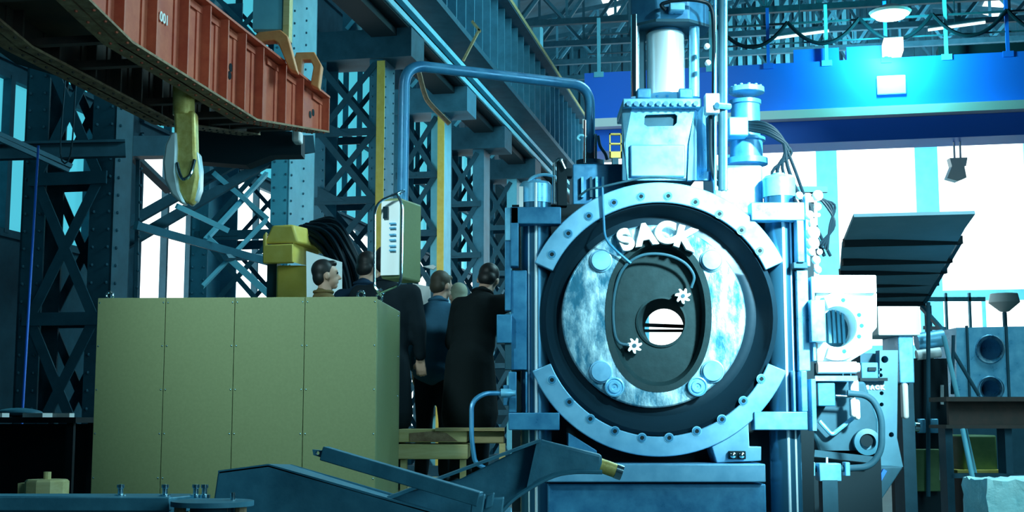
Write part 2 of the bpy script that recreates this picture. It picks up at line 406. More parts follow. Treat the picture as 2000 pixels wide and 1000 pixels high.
for (y0, y1, lab) in ((272, 308, 'wide dark tie beam passing behind the hook shank'), ):
    o = MB(); a = at(-20, y1 - 12, 15.2); b = at(245, y1 - 18, 15.6)
    o.ibeam(a, b, .2, .14); tag(o.build('tie_beam', K['dark'], sm=False), 'dark level tie beam crossing the nearest column', 'beam')
    o = MB(); o.bar(at(190, 290, 16.6), at(590, 285, 19.6), .5, .26); tag(o.build('tie_beam', K['dark'], sm=False), lab, 'beam')
for x, y0, y1, Y in ((247, 320, 585, 17.5), (270, 300, 585, 17.6)):
    MB().bar(at(x, y0, Y), at(x - 5, 640, Y), .05).build('upright_bar', K['dark'], wbt, sm=False)
tag(MB().bar(at(-10, 258, 14.8), at(140, 325, 15.3), .05).bar(at(-10, 268, 14.8), at(135, 333, 15.3), .05).build('conduit_pair', K['col'], sm=False), 'pair of thin blue conduits sloping down at the left edge', 'conduit')

# rail beam on the brackets, and the plated runway girder above it
t = thing('crane_rail_beam', 'long rail beam with two pale flanges running diagonally over the brackets', 'beam', H(30, -7.6, 9.62), None)
MB().hbox(14, 58, -8.0, -7.45, 9.62, 9.75).build('bottom_plate', K['black'], t, sm=False)  # black underside: the shade below the beam put into the colour
MB().hbox(14, 58, -7.62, -7.52, 9.75, 10.05).build('web', K['black'], t, sm=False)
MB().hbox(14, 58, -7.5, -7.38, 9.66, 9.78).build('flange', K['pale'], t, sm=False)
MB().hbox(14, 58, -7.5, -7.36, 9.95, 10.07).build('flange', K['pale'], t, sm=False)
m = MB().hbox(14, 58, -8.25, -7.7, 9.45, 9.61); m.build('conductor_tray', K['black'], t, sm=False)
t = thing('runway_girder', 'deep plated crane runway girder with ribs running into the distance', 'girder', H(34, -7.6, 10.8))
MB().hbox(20, 59, -7.75, -7.7, 10.9, 13.0).build('web', K['col'], t, sm=False)
MB().hbox(20, 59, -8.0, -7.1, 12.95, 13.1).build('top_flange', K['dark'], t, sm=False)
MB().hbox(20, 59, -7.12, -7.08, 13.0, 13.12).build('edge_strip', K['timber'], t, sm=False)
MB().hbox(20, 59, -8.0, -7.3, 10.75, 10.9).build('bottom_flange', K['dark'], t, sm=False)
s = 20.5
while s < 58:
    MB().hbox(s, s + .06, -7.7, -7.35, 10.9, 12.95).build('stiffener', K['col'], t, sm=False); s += .95

# ------------------------------------------------------------------ blue overhead crane
SC = 40
t = thing('overhead_crane', 'bright blue overhead travelling crane girder spanning the hall', 'crane', H(SC, 2.5, 9.65))
MB().hbox(SC, SC + 1.2, -5.7, 13, 10.55, 12.1).build('main_girder', K['girder'], t, sm=False)
MB().hbox(SC - .5, SC + 1.2, -5.7, 13, 10.28, 10.54).build('walkway_ledge', K['white'], t, sm=False)  # white ledge: the light falling on it put into the colour
MB().hbox(SC - .1, SC + 1.2, -5.7, 13, 9.6, 10.27).build('lower_girder', K['girder'], t, sm=False)
i = 0; r = -5.3
while r < 12:
    MB().hbox(SC + .0, SC + .1, r, r + .1, 12.1, 13.85).hbox(SC - .03, SC + .12, r - .1, r + .2, 11.95, 12.12).build('railing_post', K['girder'] if i % 2 else K['pale'], t, sm=False); r += 1.72; i += 1
MB().hbox(SC + .02, SC + .08, -5.6, 12.6, 13.3, 13.36).hbox(SC + .02, SC + .08, -5.6, 12.6, 12.7, 12.74).build('handrail', K['dark'], t, sm=False)
MB().hbox(SC + .5, SC + 1.1, 4.9, 12.8, 12.1, 12.5).build('cable_tray', K['black'], t, sm=False)
m = MB(); r = -1.6
while r < 12:
    pts = []
    for k in range(9):
        u = k / 8; pts.append(H(SC - .06, r + 2.1 * u, 13.35 - .72 * 4 * u * (1 - u)))
    m.tube(smooth_path(pts, 2), .06, 8); r += 2.1
m.build('festoon_cable', K['rubber'], t)
MB().hbox(SC - .08, SC - .03, 3.05, 3.88, 10.98, 11.55).build('white_sign', K['white'], t, .03)
l = MB().hbox(SC - .6, SC + .2, 3.25, 3.8, 12.15, 12.55).build('lamp_housing', K['lampb'], t, sm=False)
for a, b in ((-1.2, -.1), (.1, 1.2)):
    MB().hbox(SC + .2, SC + .8, 2.1 + a * 1.2, 2.1 + b, 12.1, 12.55).build('equipment_box', K['girder'], t, sm=False)
lt = thing('work_lamp', 'glowing round work lamp above the blue crane girder', 'lamp', H(SC - 1.2, 3.4, 12.9))
MB().lathe([(.12, 0), (.55, .05), (.6, .12), (.25, .3), (.05, .34)], H(SC - 1.2, 3.4, 13.02)).build('lamp_shade', K['white'], lt)
MB().lathe([(.02, 0), (.42, .02), (.42, .06), (.02, .08)], H(SC - 1.2, 3.4, 12.95)).build('lamp_glass', K['lamp'], lt)
MB().cyl(H(SC - 1.2, 3.4, 13.3), H(SC - 1.2, 3.4, 20.0), .03).build('suspension_rod', K['pale'], lt)
d = bpy.data.lights.new('work_lamp_light', 'POINT'); d.energy = 1100; d.color = (.12, 1, .95); d.shadow_soft_size = .3
lo = bpy.data.objects.new('work_lamp_light', d); C.objects.link(lo); lo.location = H(SC - 1.0, 3.45, 12.3)
# strip lamps beyond the crane
for r, lab in ((.9, 'strip lamp left of the round work lamp'), (5.6, 'strip lamp right of the round work lamp')):
    t = thing('strip_lamp', lab, 'lamp', H(42, r, 13.6))
    MB().bar(H(42, r - .8, 13.45), H(42, r + .9, 13.6), .09, .06).build('tube', K['tube'], t)
    MB().bar(H(42, r - .8, 13.53), H(42, r + .9, 13.68), .14, .06).cyl(H(42, r, 13.6), H(42, r, 15), .02).build('bracket', K['dark'], t)
# crane hook block hanging under the girder (far right), backlight veil put into its white colour
t = thing('hook_block', 'distant pale hook block hanging under the blue crane', 'hook', H(40.6, 5.3, 8.2))
MB().cyl(H(40.6, 5.42, 9.1), H(40.6, 5.42, 9.62), .03).cyl(H(40.6, 5.25, 9.1), H(40.6, 5.25, 9.62), .03).build('rope', K['white'], t)
MB().prism([H(40.45, 5.1, 9.1), H(40.45, 5.6, 9.1), H(40.45, 5.55, 8.85), H(40.45, 5.15, 8.85)], (0, .3, 0)).build('sheave', K['white'], t)
MB().prism([H(40.45, 5.15, 8.85), H(40.45, 5.5, 8.85), H(40.45, 5.55, 8.5), H(40.45, 5.3, 8.4), H(40.45, 5.0, 8.5)], (0, .3, 0)).build('block_body', K['white'], t)

for k_ in ('pit', 'dark', 'black', 'grease'): K[k_].node_tree.nodes['Principled BSDF'].inputs['Specular IOR Level'].default_value = .2
# ------------------------------------------------------------------ the big round roll-stand machine
MY = 9.0
mc = thing('rolling_mill_stand', 'big round blue steel mill machine with raised white letters SACK', 'machine', (1.0, 9.5, 0))
cx, cy = 1288, 624
# clamp ring, upper and lower sector
def sector(a0, a1, ro, ri, Y, th, name, m, bolts):
    n = 44
    out = [at(cx + ro * math.cos(R_(a0 + (a1 - a0) * i / n)), cy - ro * math.sin(R_(a0 + (a1 - a0) * i / n)), Y) for i in range(n + 1)]
    inn = [at(cx + ri * math.cos(R_(a1 + (a0 - a1) * i / n)), cy - ri * math.sin(R_(a1 + (a0 - a1) * i / n)), Y) for i in range(n + 1)]
    o = MB().prism(out + inn, (0, th, 0)).build(name, m, mc, bevel=.006)
    for bx_, by_ in bolts:
        c = at(bx_, by_, Y)
        b = MB()
        b.lathe([(.0265, 0), (.0265, .02), (.014, .02), (.013, -.006), (.0, -.006)], c + Vector((0, .012, 0)), (0, -1, 0), 16)
        b.build('socket_bolt', K['blue'], o)
        MB().cyl(c + Vector((0, -.006, 0)), c + Vector((0, -.0095, 0)), .014, n=6).build('bolt_socket', K['black'], o)
        # counterbore rim
        b = MB(); b.lathe([(.033, 0), (.033, .004), (.028, .004)], c + Vector((0, .0, 0)), (0, -1, 0), 18); b.build('washer', K['bright'], o)
    return o
sector(25, 155.5, 268, 229, MY, .07, 'clamp_ring', K['arc'], [(1078, 497), (1110, 456), (1150, 422), (1199, 396), (1252, 384), (1305, 383), (1358, 395), (1405, 418), (1448, 450), (1484, 490)])
sector(-158, -22, 268, 229, MY, .07, 'clamp_ring', K['arc'], [(1078, 742), (1112, 785), (1153, 818), (1201, 842), (1254, 855), (1307, 855), (1361, 842), (1410, 819), (1452, 783), (1487, 740)])
# greased dark groove ring
n = 72
MB().rings([circ(1288, 622, 231, MY + .05, n, 229), circ(1288, 622, 222, MY + .02, n, 222), circ(1287, 620, 214, MY + .09, n), circ(1282, 618, 195, MY + .17, n), circ(1278, 617, 176, MY + .15, n), circ(1278, 617, 160, MY + .20, n)]).build('groove_ring', K['grease'], mc, ang=60)
# body barrel behind
MB().plate(circ(cx, cy, 240, MY + .26, n), [circ(1290, 630, 90, MY + .26, n)], (0, .6, 0)).build('barrel', K['dark'], mc)
# worn roll face with an oval opening
OV = lambda k, Y, g=0: [at(1286 + (k * 100 + g) * math.copysign(abs(math.cos(a)) ** .92, math.cos(a)), 616 - (k * 146 + g) * math.copysign(abs(math.sin(a)) ** .92, math.sin(a)), Y) for a in [2 * PI * i / n for i in range(n)]]
outer = [at(1277 + 180 * math.cos(a) * (1 if abs(math.cos(a)) < 2 else 1), 618 - 179 * math.sin(a), MY + .10) for a in [2 * PI * i / n for i in range(n)]]
face = MB().plate(outer, [OV(1, MY + .10, 1)], (0, .14, 0)).build('roll_face', K['worn'], mc, bevel=.012)
MB().rings([OV(1, MY + .095, 4), OV(1, MY + .10, -8), OV(1, MY + .16, -14), OV(1, MY + .2, -16)]).build('opening_rim', K['pit'], mc, ang=50)
MB().plate(OV(1, MY + .2, 4), [circ(1292, 630, 46, MY + .2, 40)], (0, .08, 0)).build('recess_floor', K['pit'], mc)
MB().rings([circ(1292, 629, 50, MY + .19, 40), circ(1292, 629, 46, MY + .185, 40), circ(1292, 629, 45, MY + .22, 40), circ(1297, 641, 38, MY + .6, 40), circ(1297, 641, 60, MY + .6, 40)]).build('bore_tube', K['pit'], mc, ang=50)
MB().bar(at(1240, 634, MY + .5), at(1345, 638, MY + .6), .025).bar(at(1240, 646, MY + .5), at(1345, 646, MY + .6), .02).build('bore_bars', K['black'], mc)
for (x, y, r, kind) in ((1174, 509, 20, 0), (1390, 508, 20, 0), (1174, 726, 20, 0), (1392, 725, 20, 0), (1200, 756, 19, 1), (1362, 755, 19, 1)):
    c = at(x, y, MY + .085); rr = r * c.y / F
    if kind == 0: prof = [(rr * 1.12, -.02), (rr * 1.12, .002), (rr * .99, .004), (rr, .014), (rr * .93, .020), (0, .020)]
    else: prof = [(rr, -.02), (rr, .022), (rr * .86, .026), (rr * .82, .016), (rr * .66, .016), (rr * .6, .03), (rr * .34, .03), (rr * .28, .02), (rr * .1, .02), (0, .028)]
    MB().lathe(prof, c, (0, -1, 0), 28).build('round_plug', K['arc'] if kind == 0 else K['bright'], mc, ang=40)
# flower shaped hand knobs with pipes
for kx, ky in ((1334, 578), (1239, 675)):
    c = at(kx, ky, MY + .12); out = []
    for i in range(64):
        a = 2 * PI * i / 64; r = (.044 + .011 * math.copysign(min(1, abs(math.sin(3.5 * a)) * 1.6), math.sin(7 * a / 1.0)))
        out.append(c + Vector((r * math.cos(a), 0, r * math.sin(a))))
    kb = MB().plate(out, [[c + Vector((.013 * math.cos(2 * PI * i / 12), 0, .013 * math.sin(2 * PI * i / 12))) for i in range(12)]], (0, .03, 0)).build('hand_knob', K['white'], mc, bevel=.004)
    MB().cyl(c + Vector((0, -.005, 0)), c + Vector((0, .08, 0)), .014).build('knob_spindle', K['dark'], kb)
pl = [at(1350, 562, MY + .12), at(1355, 538, MY + .1), at(1335, 512, MY + .09), at(1296, 497, MY + .085), at(1250, 500, MY + .085), at(1215, 528, MY + .08), at(1199, 580, MY + .1), at(1199, 640, MY + .1), at(1208, 668, MY + .11), at(1228, 674, MY + .12)]
MB().tube(smooth_path(pl, 6), .0105, 8).build('grease_pipe', K['dark'], mc)
MB().tube(fillet([at(1176, 366, MY - .03), at(1181, 466, MY - .02), at(1200, 487, MY + .05), at(1232, 514, MY + .07)], .08), .009, 8).build('grease_pipe', K['blue'], mc)
# raised letters
def letter(ch, px, py, rot, Y, size, m, parent, off=.0, ex=.02):
    cu = bpy.data.curves.new('t', 'FONT'); cu.body = ch; cu.size = size; cu.extrude = ex; cu.offset = off; cu.align_x = 'CENTER'; cu.align_y = 'CENTER'; cu.bevel_depth = .004
    to = bpy.data.objects.new('t', cu); C.objects.link(to)
    bpy.context.view_layer.update()
    me = bpy.data.meshes.new_from_object(to.evaluated_get(bpy.context.evaluated_depsgraph_get()))
    bpy.data.objects.remove(to)
    c = at(px, py, Y)
    M = Matrix.Translation(c - ORG[parent.name]) @ Matrix.Rotation(R_(rot), 4, 'Y') @ Matrix.Rotation(PI / 2, 4, 'X')
    me.transform(M); me.materials.clear(); me.materials.append(m)
    o = bpy.data.objects.new('raised_letter', me); C.objects.link(o); o.parent = parent; return o
for ch, px, py, rot in (('S', 1222, 471, -24), ('A', 1260, 461, -9), ('C', 1299, 457, 3), ('K', 1336, 467, 17)):
    letter(ch, px, py, rot, MY + .075, .195, K['white'], face, off=.008, ex=.03)
# tie-rod pillars
for side, xc, y0 in (('l', 1046, 362), ('r', 1521, 350)):
    rr = 31 * MY / F; top = at(xc, y0, MY + .18); p = Vector((top.x, top.y, 0))
    pil = MB().cyl(p, top, rr, n=40).build('tie_rod', K['rod'], mc)
    MB().cyl(p + Vector((-.045 if side == 'l' else .05, -.085, 0)), Vector((top.x + (-.045 if side == 'l' else .05), top.y - .085, at(0, 420, MY).z)), .012).build('guide_rod', K['satin'], pil)  # bright rods added in place of the pillar's vertical highlights
    MB().cyl(p + Vector((.0, -.105, 0)), Vector((top.x, top.y - .105, top.z)), .011).build('guide_rod', K['satin'], pil)
    MB().lathe([(rr * 1.05, -.13), (rr * 1.05, 0), (rr * .9, .02), (.04, .02), (.04, .04), (0, .04)], top, (0, 0, 1), 32).build('rod_nut', K['bright'], pil)
# left clamp yokes, darker blue: the dim side put into the colour
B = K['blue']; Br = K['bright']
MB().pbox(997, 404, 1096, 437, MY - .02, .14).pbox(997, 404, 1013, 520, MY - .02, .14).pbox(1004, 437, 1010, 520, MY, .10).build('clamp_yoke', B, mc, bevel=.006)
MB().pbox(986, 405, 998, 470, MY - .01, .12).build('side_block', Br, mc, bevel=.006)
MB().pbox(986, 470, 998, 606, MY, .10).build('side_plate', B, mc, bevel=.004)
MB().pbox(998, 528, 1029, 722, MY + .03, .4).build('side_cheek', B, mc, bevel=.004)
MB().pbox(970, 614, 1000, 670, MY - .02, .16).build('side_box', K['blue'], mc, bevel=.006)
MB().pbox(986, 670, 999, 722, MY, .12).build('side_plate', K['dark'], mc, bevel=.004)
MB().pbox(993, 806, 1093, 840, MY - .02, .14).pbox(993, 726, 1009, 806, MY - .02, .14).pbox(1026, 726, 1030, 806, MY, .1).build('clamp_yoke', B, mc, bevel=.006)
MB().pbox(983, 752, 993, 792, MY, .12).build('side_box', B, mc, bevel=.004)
# right clamp yokes, lighter blue: light from the right put into the colour
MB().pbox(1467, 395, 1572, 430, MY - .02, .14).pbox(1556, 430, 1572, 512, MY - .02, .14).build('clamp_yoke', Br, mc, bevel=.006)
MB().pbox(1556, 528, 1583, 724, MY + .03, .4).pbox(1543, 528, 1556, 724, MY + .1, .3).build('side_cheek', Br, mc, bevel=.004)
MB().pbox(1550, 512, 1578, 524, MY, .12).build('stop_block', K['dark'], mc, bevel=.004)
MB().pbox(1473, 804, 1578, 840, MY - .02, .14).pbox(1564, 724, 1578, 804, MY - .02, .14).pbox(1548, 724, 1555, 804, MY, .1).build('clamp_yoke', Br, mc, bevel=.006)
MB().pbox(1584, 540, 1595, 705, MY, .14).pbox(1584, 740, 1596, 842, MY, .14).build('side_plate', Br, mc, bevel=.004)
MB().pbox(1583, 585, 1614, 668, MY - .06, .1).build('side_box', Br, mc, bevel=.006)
# dark housing frame behind
MB().plate([at(1000, 400, MY + .33), at(1590, 395, MY + .33), at(1590, 1000, MY + .33), at(1000, 1000, MY + .33)], [circ(1290, 630, 130, MY + .33, n)], (0, .45, 0)).build('housing', K['black'], mc)
# base and feet
MB().pboxf(1070, 945, 1496, MY - .06, 1.3).build('base', K['blue'], mc, bevel=.01)
MB().pbox(1066, 906, 1496, 942, MY - .12, 1.4).build('base_plate', K['arc'], mc, bevel=.008)
MB().prism([at(1390, 872, MY + .02), at(1428, 848, MY + .02), at(1462, 826, MY + .02), at(1464, 872, MY + .02), at(1487, 872, MY + .02), at(1487, 900, MY + .02), at(1400, 904, MY + .02)], (0, .3, 0)).build('foot', K['arc'], mc, bevel=.006)
MB().pbox(1424, 881, 1457, 897, MY - .02, .05).build('foot_clamp', K['black'], mc, bevel=.004)
for x in (1431, 1448): MB().lathe([(.02, 0), (.02, .016), (.008, .024), (0, .024)], at(x, 889, MY - .02), (0, -1, 0), 12).build('foot_bolt', K['chrome'], mc)
MB().prism([at(1110, 845, MY + .02), at(1166, 880, MY + .02), at(1166, 906, MY + .02), at(1110, 906, MY + .02)], (0, .3, 0)).build('foot', K['blue'], mc, bevel=.006)
# upper head: trapezoid bracket with slot
HY = MY + .06
MB().plate([at(1232, 208, HY), at(1358, 208, HY), at(1345, 280, HY), at(1340, 352, HY), at(1226, 352, HY), at(1219, 280, HY)],
           [[at(x, y, HY) for x, y in fillet_pts] for fillet_pts in [[(1262, 224), (1318, 222), (1323, 226), (1322, 240), (1316, 246), (1264, 247), (1258, 243), (1259, 228)]]], (0, .03, 0)).build('head_front', Br, mc)
MB().plate([at(1232, 208, HY + .04), at(1358, 208, HY + .04), at(1358, 352, HY + .04), at(1226, 352, HY + .04)], [], (0, .5, 0)).build('head_core', K['dark'], mc)
MB().pbox(1231, 282, 1339, 345, HY - .03, .05).build('head_plate', K['arc'], mc, bevel=.01)
MB().prism([at(1358, 208, HY), at(1384, 208, HY + .3), at(1390, 352, HY + .3), at(1343, 352, HY - .02), at(1346, 280, HY - .02)], (0, .05, 0)).build('head_side', K['bright'], mc)
MB().prism([at(1215, 212, HY + .02), at(1234, 212, HY - .01), at(1222, 275, HY - .01), at(1224, 352, HY), at(1216, 352, HY + .02)], (0, .06, 0)).build('head_side', K['bright'], mc)
fl = MB().pbox(1217, 192, 1371, 209, HY - .06, .55).build('head_flange', Br, mc, bevel=.006)
for i in range(10): MB().cyl(at(1228 + i * 14.6, 202, HY - .06), at(1228 + i * 14.6, 202, HY - .085), .018, n=6).build('flange_bolt', K['arc'], fl)
for x in (1258, 1340): MB().pbox(x - 14, 172, x + 14, 192, HY, .12).build('flange_lug', K['blue'], mc, bevel=.01)
a = at(1301, 188, HY + .2); b = at(1301, 66, HY + .2)
MB().lathe([(.135, 0), (.135, b.z - a.z - .01), (.125, b.z - a.z), (0, b.z - a.z)], a, (0, 0, 1), 40).build('piston', K['satin'], mc)
MB().lathe([(.115, 0), (.115, .1), (.09, .14), (.09, .3)], b, (0, 0, 1), 30).build('piston_rod', K['blue'], mc)
for x, r in ((1241, 9.5), (1356, 10.5), (1283, 3), (1303, 3)):
    a = at(x, 190, HY + (.1 if r > 5 else .18)); b = at(x, 30, HY + (.1 if r > 5 else .18)); MB().cyl(a, b, r * MY / F).build('stay_rod', K['chrome'] if x == 1241 else Br, mc)
MB().pbox(1247, 44, 1262, 190, HY + .2, .05).pbox(1345, 44, 1350, 190, HY + .25, .05).build('guide_plate', K['dark'], mc)
hx = [(1224, 4), (1262, 10), (1376, 8), (1388, 0)]
c = at(1305, 20, HY + .2); p6 = []
for i in range(8): a_ = R_(22.5 + 45 * i); p6.append(Vector((c.x + .30 * math.cos(a_), c.y + .26 * math.sin(a_), at(0, 42, HY).z)))
MB().prism(p6, (0, 0, .5)).build('crosshead', K['blue'], mc, bevel=.01)
MB().prism([q + Vector((0, 0, -.012)) for q in p6], (0, 0, .02)).build('crosshead_skirt', K['dark'], mc)
MB().tube(smooth_path([at(1300, 20, HY - .12), at(1293, 8, HY - .13), at(1330, 0, HY - .13), at(1368, 2, HY - .12), at(1388, 14, HY - .1), at(1394, 60, HY - .08), at(1394, 190, HY)], 6), .014, 10).build('oil_hose', K['rubber'], mc)
MB().pbox(1308, 4, 1338, 20, HY - .14, .1).build('valve_block', Br, mc, bevel=.008)
for x, r, m in ((1409, 6.5, 'dark'), (1417, 4, 'bright'), (1397, 3, 'bright')):
    MB().cyl(at(x, -60, HY - .05), at(x, 372, HY - .05), r * MY / F).build('riser_pipe', K[m], mc)
MB().pbox(1378, 182, 1406, 220, HY - .12, .1).build('valve_block', K['white'], mc, bevel=.006)
MB().cyl(at(1400, 206, HY - .15), at(1424, 208, HY - .05), .022).build('valve_stem', Br, mc)
for x, yy in ((1380, 92), (1382, 124)): MB().lathe([(.02, 0), (.02, .03), (.012, .04), (0, .04)], at(x, yy, HY - .05), (0, -1, 0), 12).build('fitting', K['white'], mc)
MB().pbox(1383, 225, 1400, 330, HY + .05, .1).pbox(1402, 60, 1406, 330, HY + .1, .03).build('pipe_bracket', K['dark'], mc)
for k, (x, bx) in enumerate(((1388, 1412), (1396, 1420))):
    MB().tube(smooth_path([at(x, 222, HY - .03), at(x, 300, HY - .04), at(x + 6, 345, HY - .04), at(bx, 372, HY - .02)], 5), .012, 8).build('oil_hose', K['rubber'], mc)
# flat shoulder behind the head with hydraulic motor
MB().pbox(1392, 322, 1492, 420, MY + .25, .5).build('shoulder_box', Br, mc, bevel=.02)
ml = MB(); c = at(1458, 322, MY + .45); kz = MY / F
ml.lathe([(44 * kz, 0), (44 * kz, 12 * kz), (34 * kz, 14 * kz), (34 * kz, 48 * kz), (40 * kz, 50 * kz), (40 * kz, 56 * kz), (30 * kz, 58 * kz), (30 * kz, 126 * kz), (33 * kz, 128 * kz), (33 * kz, 136 * kz), (0, 138 * kz)], c, (0, 0, 1), 36)
mt = ml.build('hydraulic_motor', K['blue'], mc)
ft = at(1458, 178, MY + .45)
mf = MB().lathe([(33 * kz, -6 * kz), (37 * kz, -4 * kz), (37 * kz, 6 * kz), (28 * kz, 7 * kz), (0, 7 * kz)], ft, (0, 0, 1), 36).build('motor_flange', Br, mt)
for i in range(12):
    a_ = 2 * PI * i / 12; MB().cyl(ft + Vector((.105 * math.cos(a_), .105 * math.sin(a_), 0)), ft + Vector((.105 * math.cos(a_), .105 * math.sin(a_), .035)), .011, n=8).build('flange_bolt', Br, mt)
MB().pbox(1424, 228, 1462, 264, MY + .2, .15).build('valve_block', Br, mt, bevel=.008)
for k in range(5):
    y0 = 238 + k * 4
    MB().tube(smooth_path([at(1462, y0, MY + .25), at(1492 + k * 3, 240 + k * 6, MY + .2), at(1522 + k * 6, 262 + k * 9, MY + .2), at(1548 - k * 10, 320 + k * 4, MY + .2), at(1570 - k * 11, 380, MY + .25), at(1600 - k * 8, 455, MY + .3), at(1622 - k * 12, 500, MY + .35)], 5), .011 + .002 * (k % 2), 8).build('hydraulic_hose', K['rubber'], mt)
for k in range(4):
    MB().tube(smooth_path([at(1575 + k * 5, 365 + k * 8, MY + .3), at(1612 + k * 6, 400, MY + .3), at(1630 - 3 * k, 440, MY + .3), at(1598 + k * 6, 480 + 3 * k, MY + .3)], 5), .009, 8).build('hydraulic_hose', K['rubber'], mt)
MB().pbox(1556, 364, 1617, 375, MY + .28, .04).build('hose_bracket', K['dark'], mc)
# fittings block on the right (pale connectors)
vb = MB().pbox(1572, 378, 1583, 520, MY + .02, .08).build('manifold', Br, mc, bevel=.004)
for x, y, r in ((1561, 382, 8), (1597, 382, 11), (1597, 404, 8), (1599, 420, 4), (1588, 455, 14), (1588, 475, 13), (1585, 492, 8), (1601, 492, 6), (1594, 508, 9), (1581, 420, 9), (1588, 435, 9), (1597, 527, 8)):
    MB().ball(at(x, y, MY + .02), r * kz, u=12, v=8).cyl(at(x, y, MY + .02), at(x, y, MY + .15), r * kz * .8, n=12).build('connector', K['white'], vb)
# left top details: small lever unit, pipe, box of the drive behind
MB().pbox(1118, 320, 1228, 400, MY + .35, .5).build('drive_box', K['blue'], mc, bevel=.01)
for x in (1135, 1152, 1163, 1175): MB().pbox(x, 345, x + 5, 385, MY + .31, .05).build('fin', Br if x % 2 else K['dark'], mc)
MB().tube(fillet([at(1082, 398, MY + .1), at(1082, 318, MY + .1), at(1094, 308, MY + .1), at(1104, 330, MY + .1)], .05), .011, 8).build('lever', K['chrome'], mc)
MB().pbox(1088, 312, 1108, 402, MY + .13, .1).pbox(1104, 328, 1118, 345, MY + .13, .1).build('lever_post', K['black'], mc, bevel=.006)
MB().tube(smooth_path([at(1028, 366, MY + .1), at(1038, 348, MY + .1), at(1062, 341, MY + .1), at(1086, 345, MY + .1)], 5), .011, 8).build('grease_pipe', K['bright'], mc)
MB().tube(smooth_path([at(1130, 384, MY + .02), at(1150, 370, MY), at(1172, 366, MY), at(1215, 356, MY), at(1270, 346, MY), at(1340, 350, MY)], 5), .008, 8).build('grease_pipe', K['dark'], mc)
MB().pbox(1014, 364, 1022, 404, MY + .05, .05).build('bright_strip', K['white'], mc)
# bent pipe low at the left of the machine
MB().tube(fillet([at(978, 768, 8.9), at(945, 768, 8.8), at(921, 785, 8.75), at(921, 860, 8.7), at(928, 905, 8.7), at(948, 915, 8.7)], .1), .016, 10).build('side_pipe', K['blue'], mc)
MB().lathe([(.03, 0), (.03, .06), (.02, .08), (.02, .1)], at(978, 768, 8.9), (1, 0, 0), 14).build('pipe_joint', Br, mc)

# ------------------------------------------------------------------ pipe gantry and pendant control box
PY = 8.9
gt = thing('pipe_arm', 'long bent blue pipe arm reaching from the machine to the control box', 'pipe', at(1152, 320, 9.7))
MB().tube(fillet([at(786, 400, 8.75), at(790, 126, 8.75), at(1152, 168, 9.6), at(1152, 318, 9.7)], .16, 10), .038, 16).build('arm_tube', K['blue'], gt)
MB().cyl(at(1143, 318, 9.6), at(1143, 235, 9.6), .012).cyl(at(1163, 318, 9.65), at(1163, 262, 9.65), .012).build('side_rod', K['chrome'], gt)
MB().tube(smooth_path([at(1133, 275, 9.6), at(1128, 270, 9.6), at(1134, 264, 9.6), at(1146, 268, 9.6)], 4), .01, 8).build('latch', K['pale'], gt)
MB().tube(smooth_path([at(1168, 265, 9.7), at(1172, 285, 9.7), at(1182, 300, 9.7), at(1186, 312, 9.7)], 4), .012, 8).build('cable_tail', K['dark'], gt)
MB().lathe([(.10, 0), (.10, .03), (.05, .04), (.05, .1)], at(1152, 322, 9.7), (0, 0, 1), 20).build('foot_flange', K['dark'], gt)
cb = thing('control_box', 'tall pendant control box with white front and olive side hanging from the pipe', 'control box', at(785, 562, 8.75))
p = lambda x, y, Y=8.55: at(x, y, Y)
# box rotated: front narrow face and side face
fa, fb = at(745, 390, 8.50), at(784, 386, 8.46); sb = at(824, 392, 8.75)
fa0, fb0, sb0 = at(744, 545, 8.5), at(782, 540, 8.45), at(822, 541, 8.85)
q = [fa, fb, sb, fa + (sb - fb)]; q0 = [Vector((v.x, v.y, fa0.z)) for v in q]
for i in range(4): q[i].z = fb.z
bb = MB(); bb.prism(q0, (0, 0, q[0].z - q0[0].z)); bb.build('box_body', K['olive'], cb, bevel=.015)
nrm = (fb - fa).cross(Zv).normalized(); nrm = nrm if nrm.y < 0 else -nrm
d_ = (fb - fa); d_.z = 0
def onf(u, z): return Vector((fa.x + d_.x * u, fa.y + d_.y * u, z)) + nrm * .004
z1, z0 = fb.z - .02, fa0.z + .02
pn = MB().prism([onf(.04, z0), onf(.96, z0), onf(.96, z1), onf(.04, z1)], nrm * .012).build('front_panel', K['white'], cb, bevel=.003)
def bit(u0, u1, v0, v1, m, nm, dep=.018):
    zz = lambda v: z1 + (z0 - z1) * v
    MB().prism([onf(u0, zz(v1)) + nrm * .01, onf(u1, zz(v1)) + nrm * .01, onf(u1, zz(v0)) + nrm * .01, onf(u0, zz(v0)) + nrm * .01], nrm * dep).build(nm, m, pn)
bit(.18, .42, .08, .24, K['screen'], 'display')
for k, v in enumerate((.3, .36, .45, .52, .6, .66)): bit(.5, .8, v, v + .02, K['bright'], 'button')
g = [at(790, 372, 8.4), at(742, 392, 8.42), at(732, 410, 8.44), at(731, 560, 8.44), at(742, 572, 8.42), at(781, 556, 8.34), at(784, 540, 8.34), at(786, 400, 8.36), at(775, 378, 8.36)]
MB().tube(fillet(g, .05), .009, 8, closed=True).build('guard_rod', K['chrome'], cb)
MB().tube([at(780, 378, 8.4), at(786, 372, 8.7)], .012, 8).build('hanger', K['chrome'], cb)
MB().cyl(at(740, 566, 8.44), at(748, 576, 8.44), .02).build('guard_clip', K['chrome'], cb)

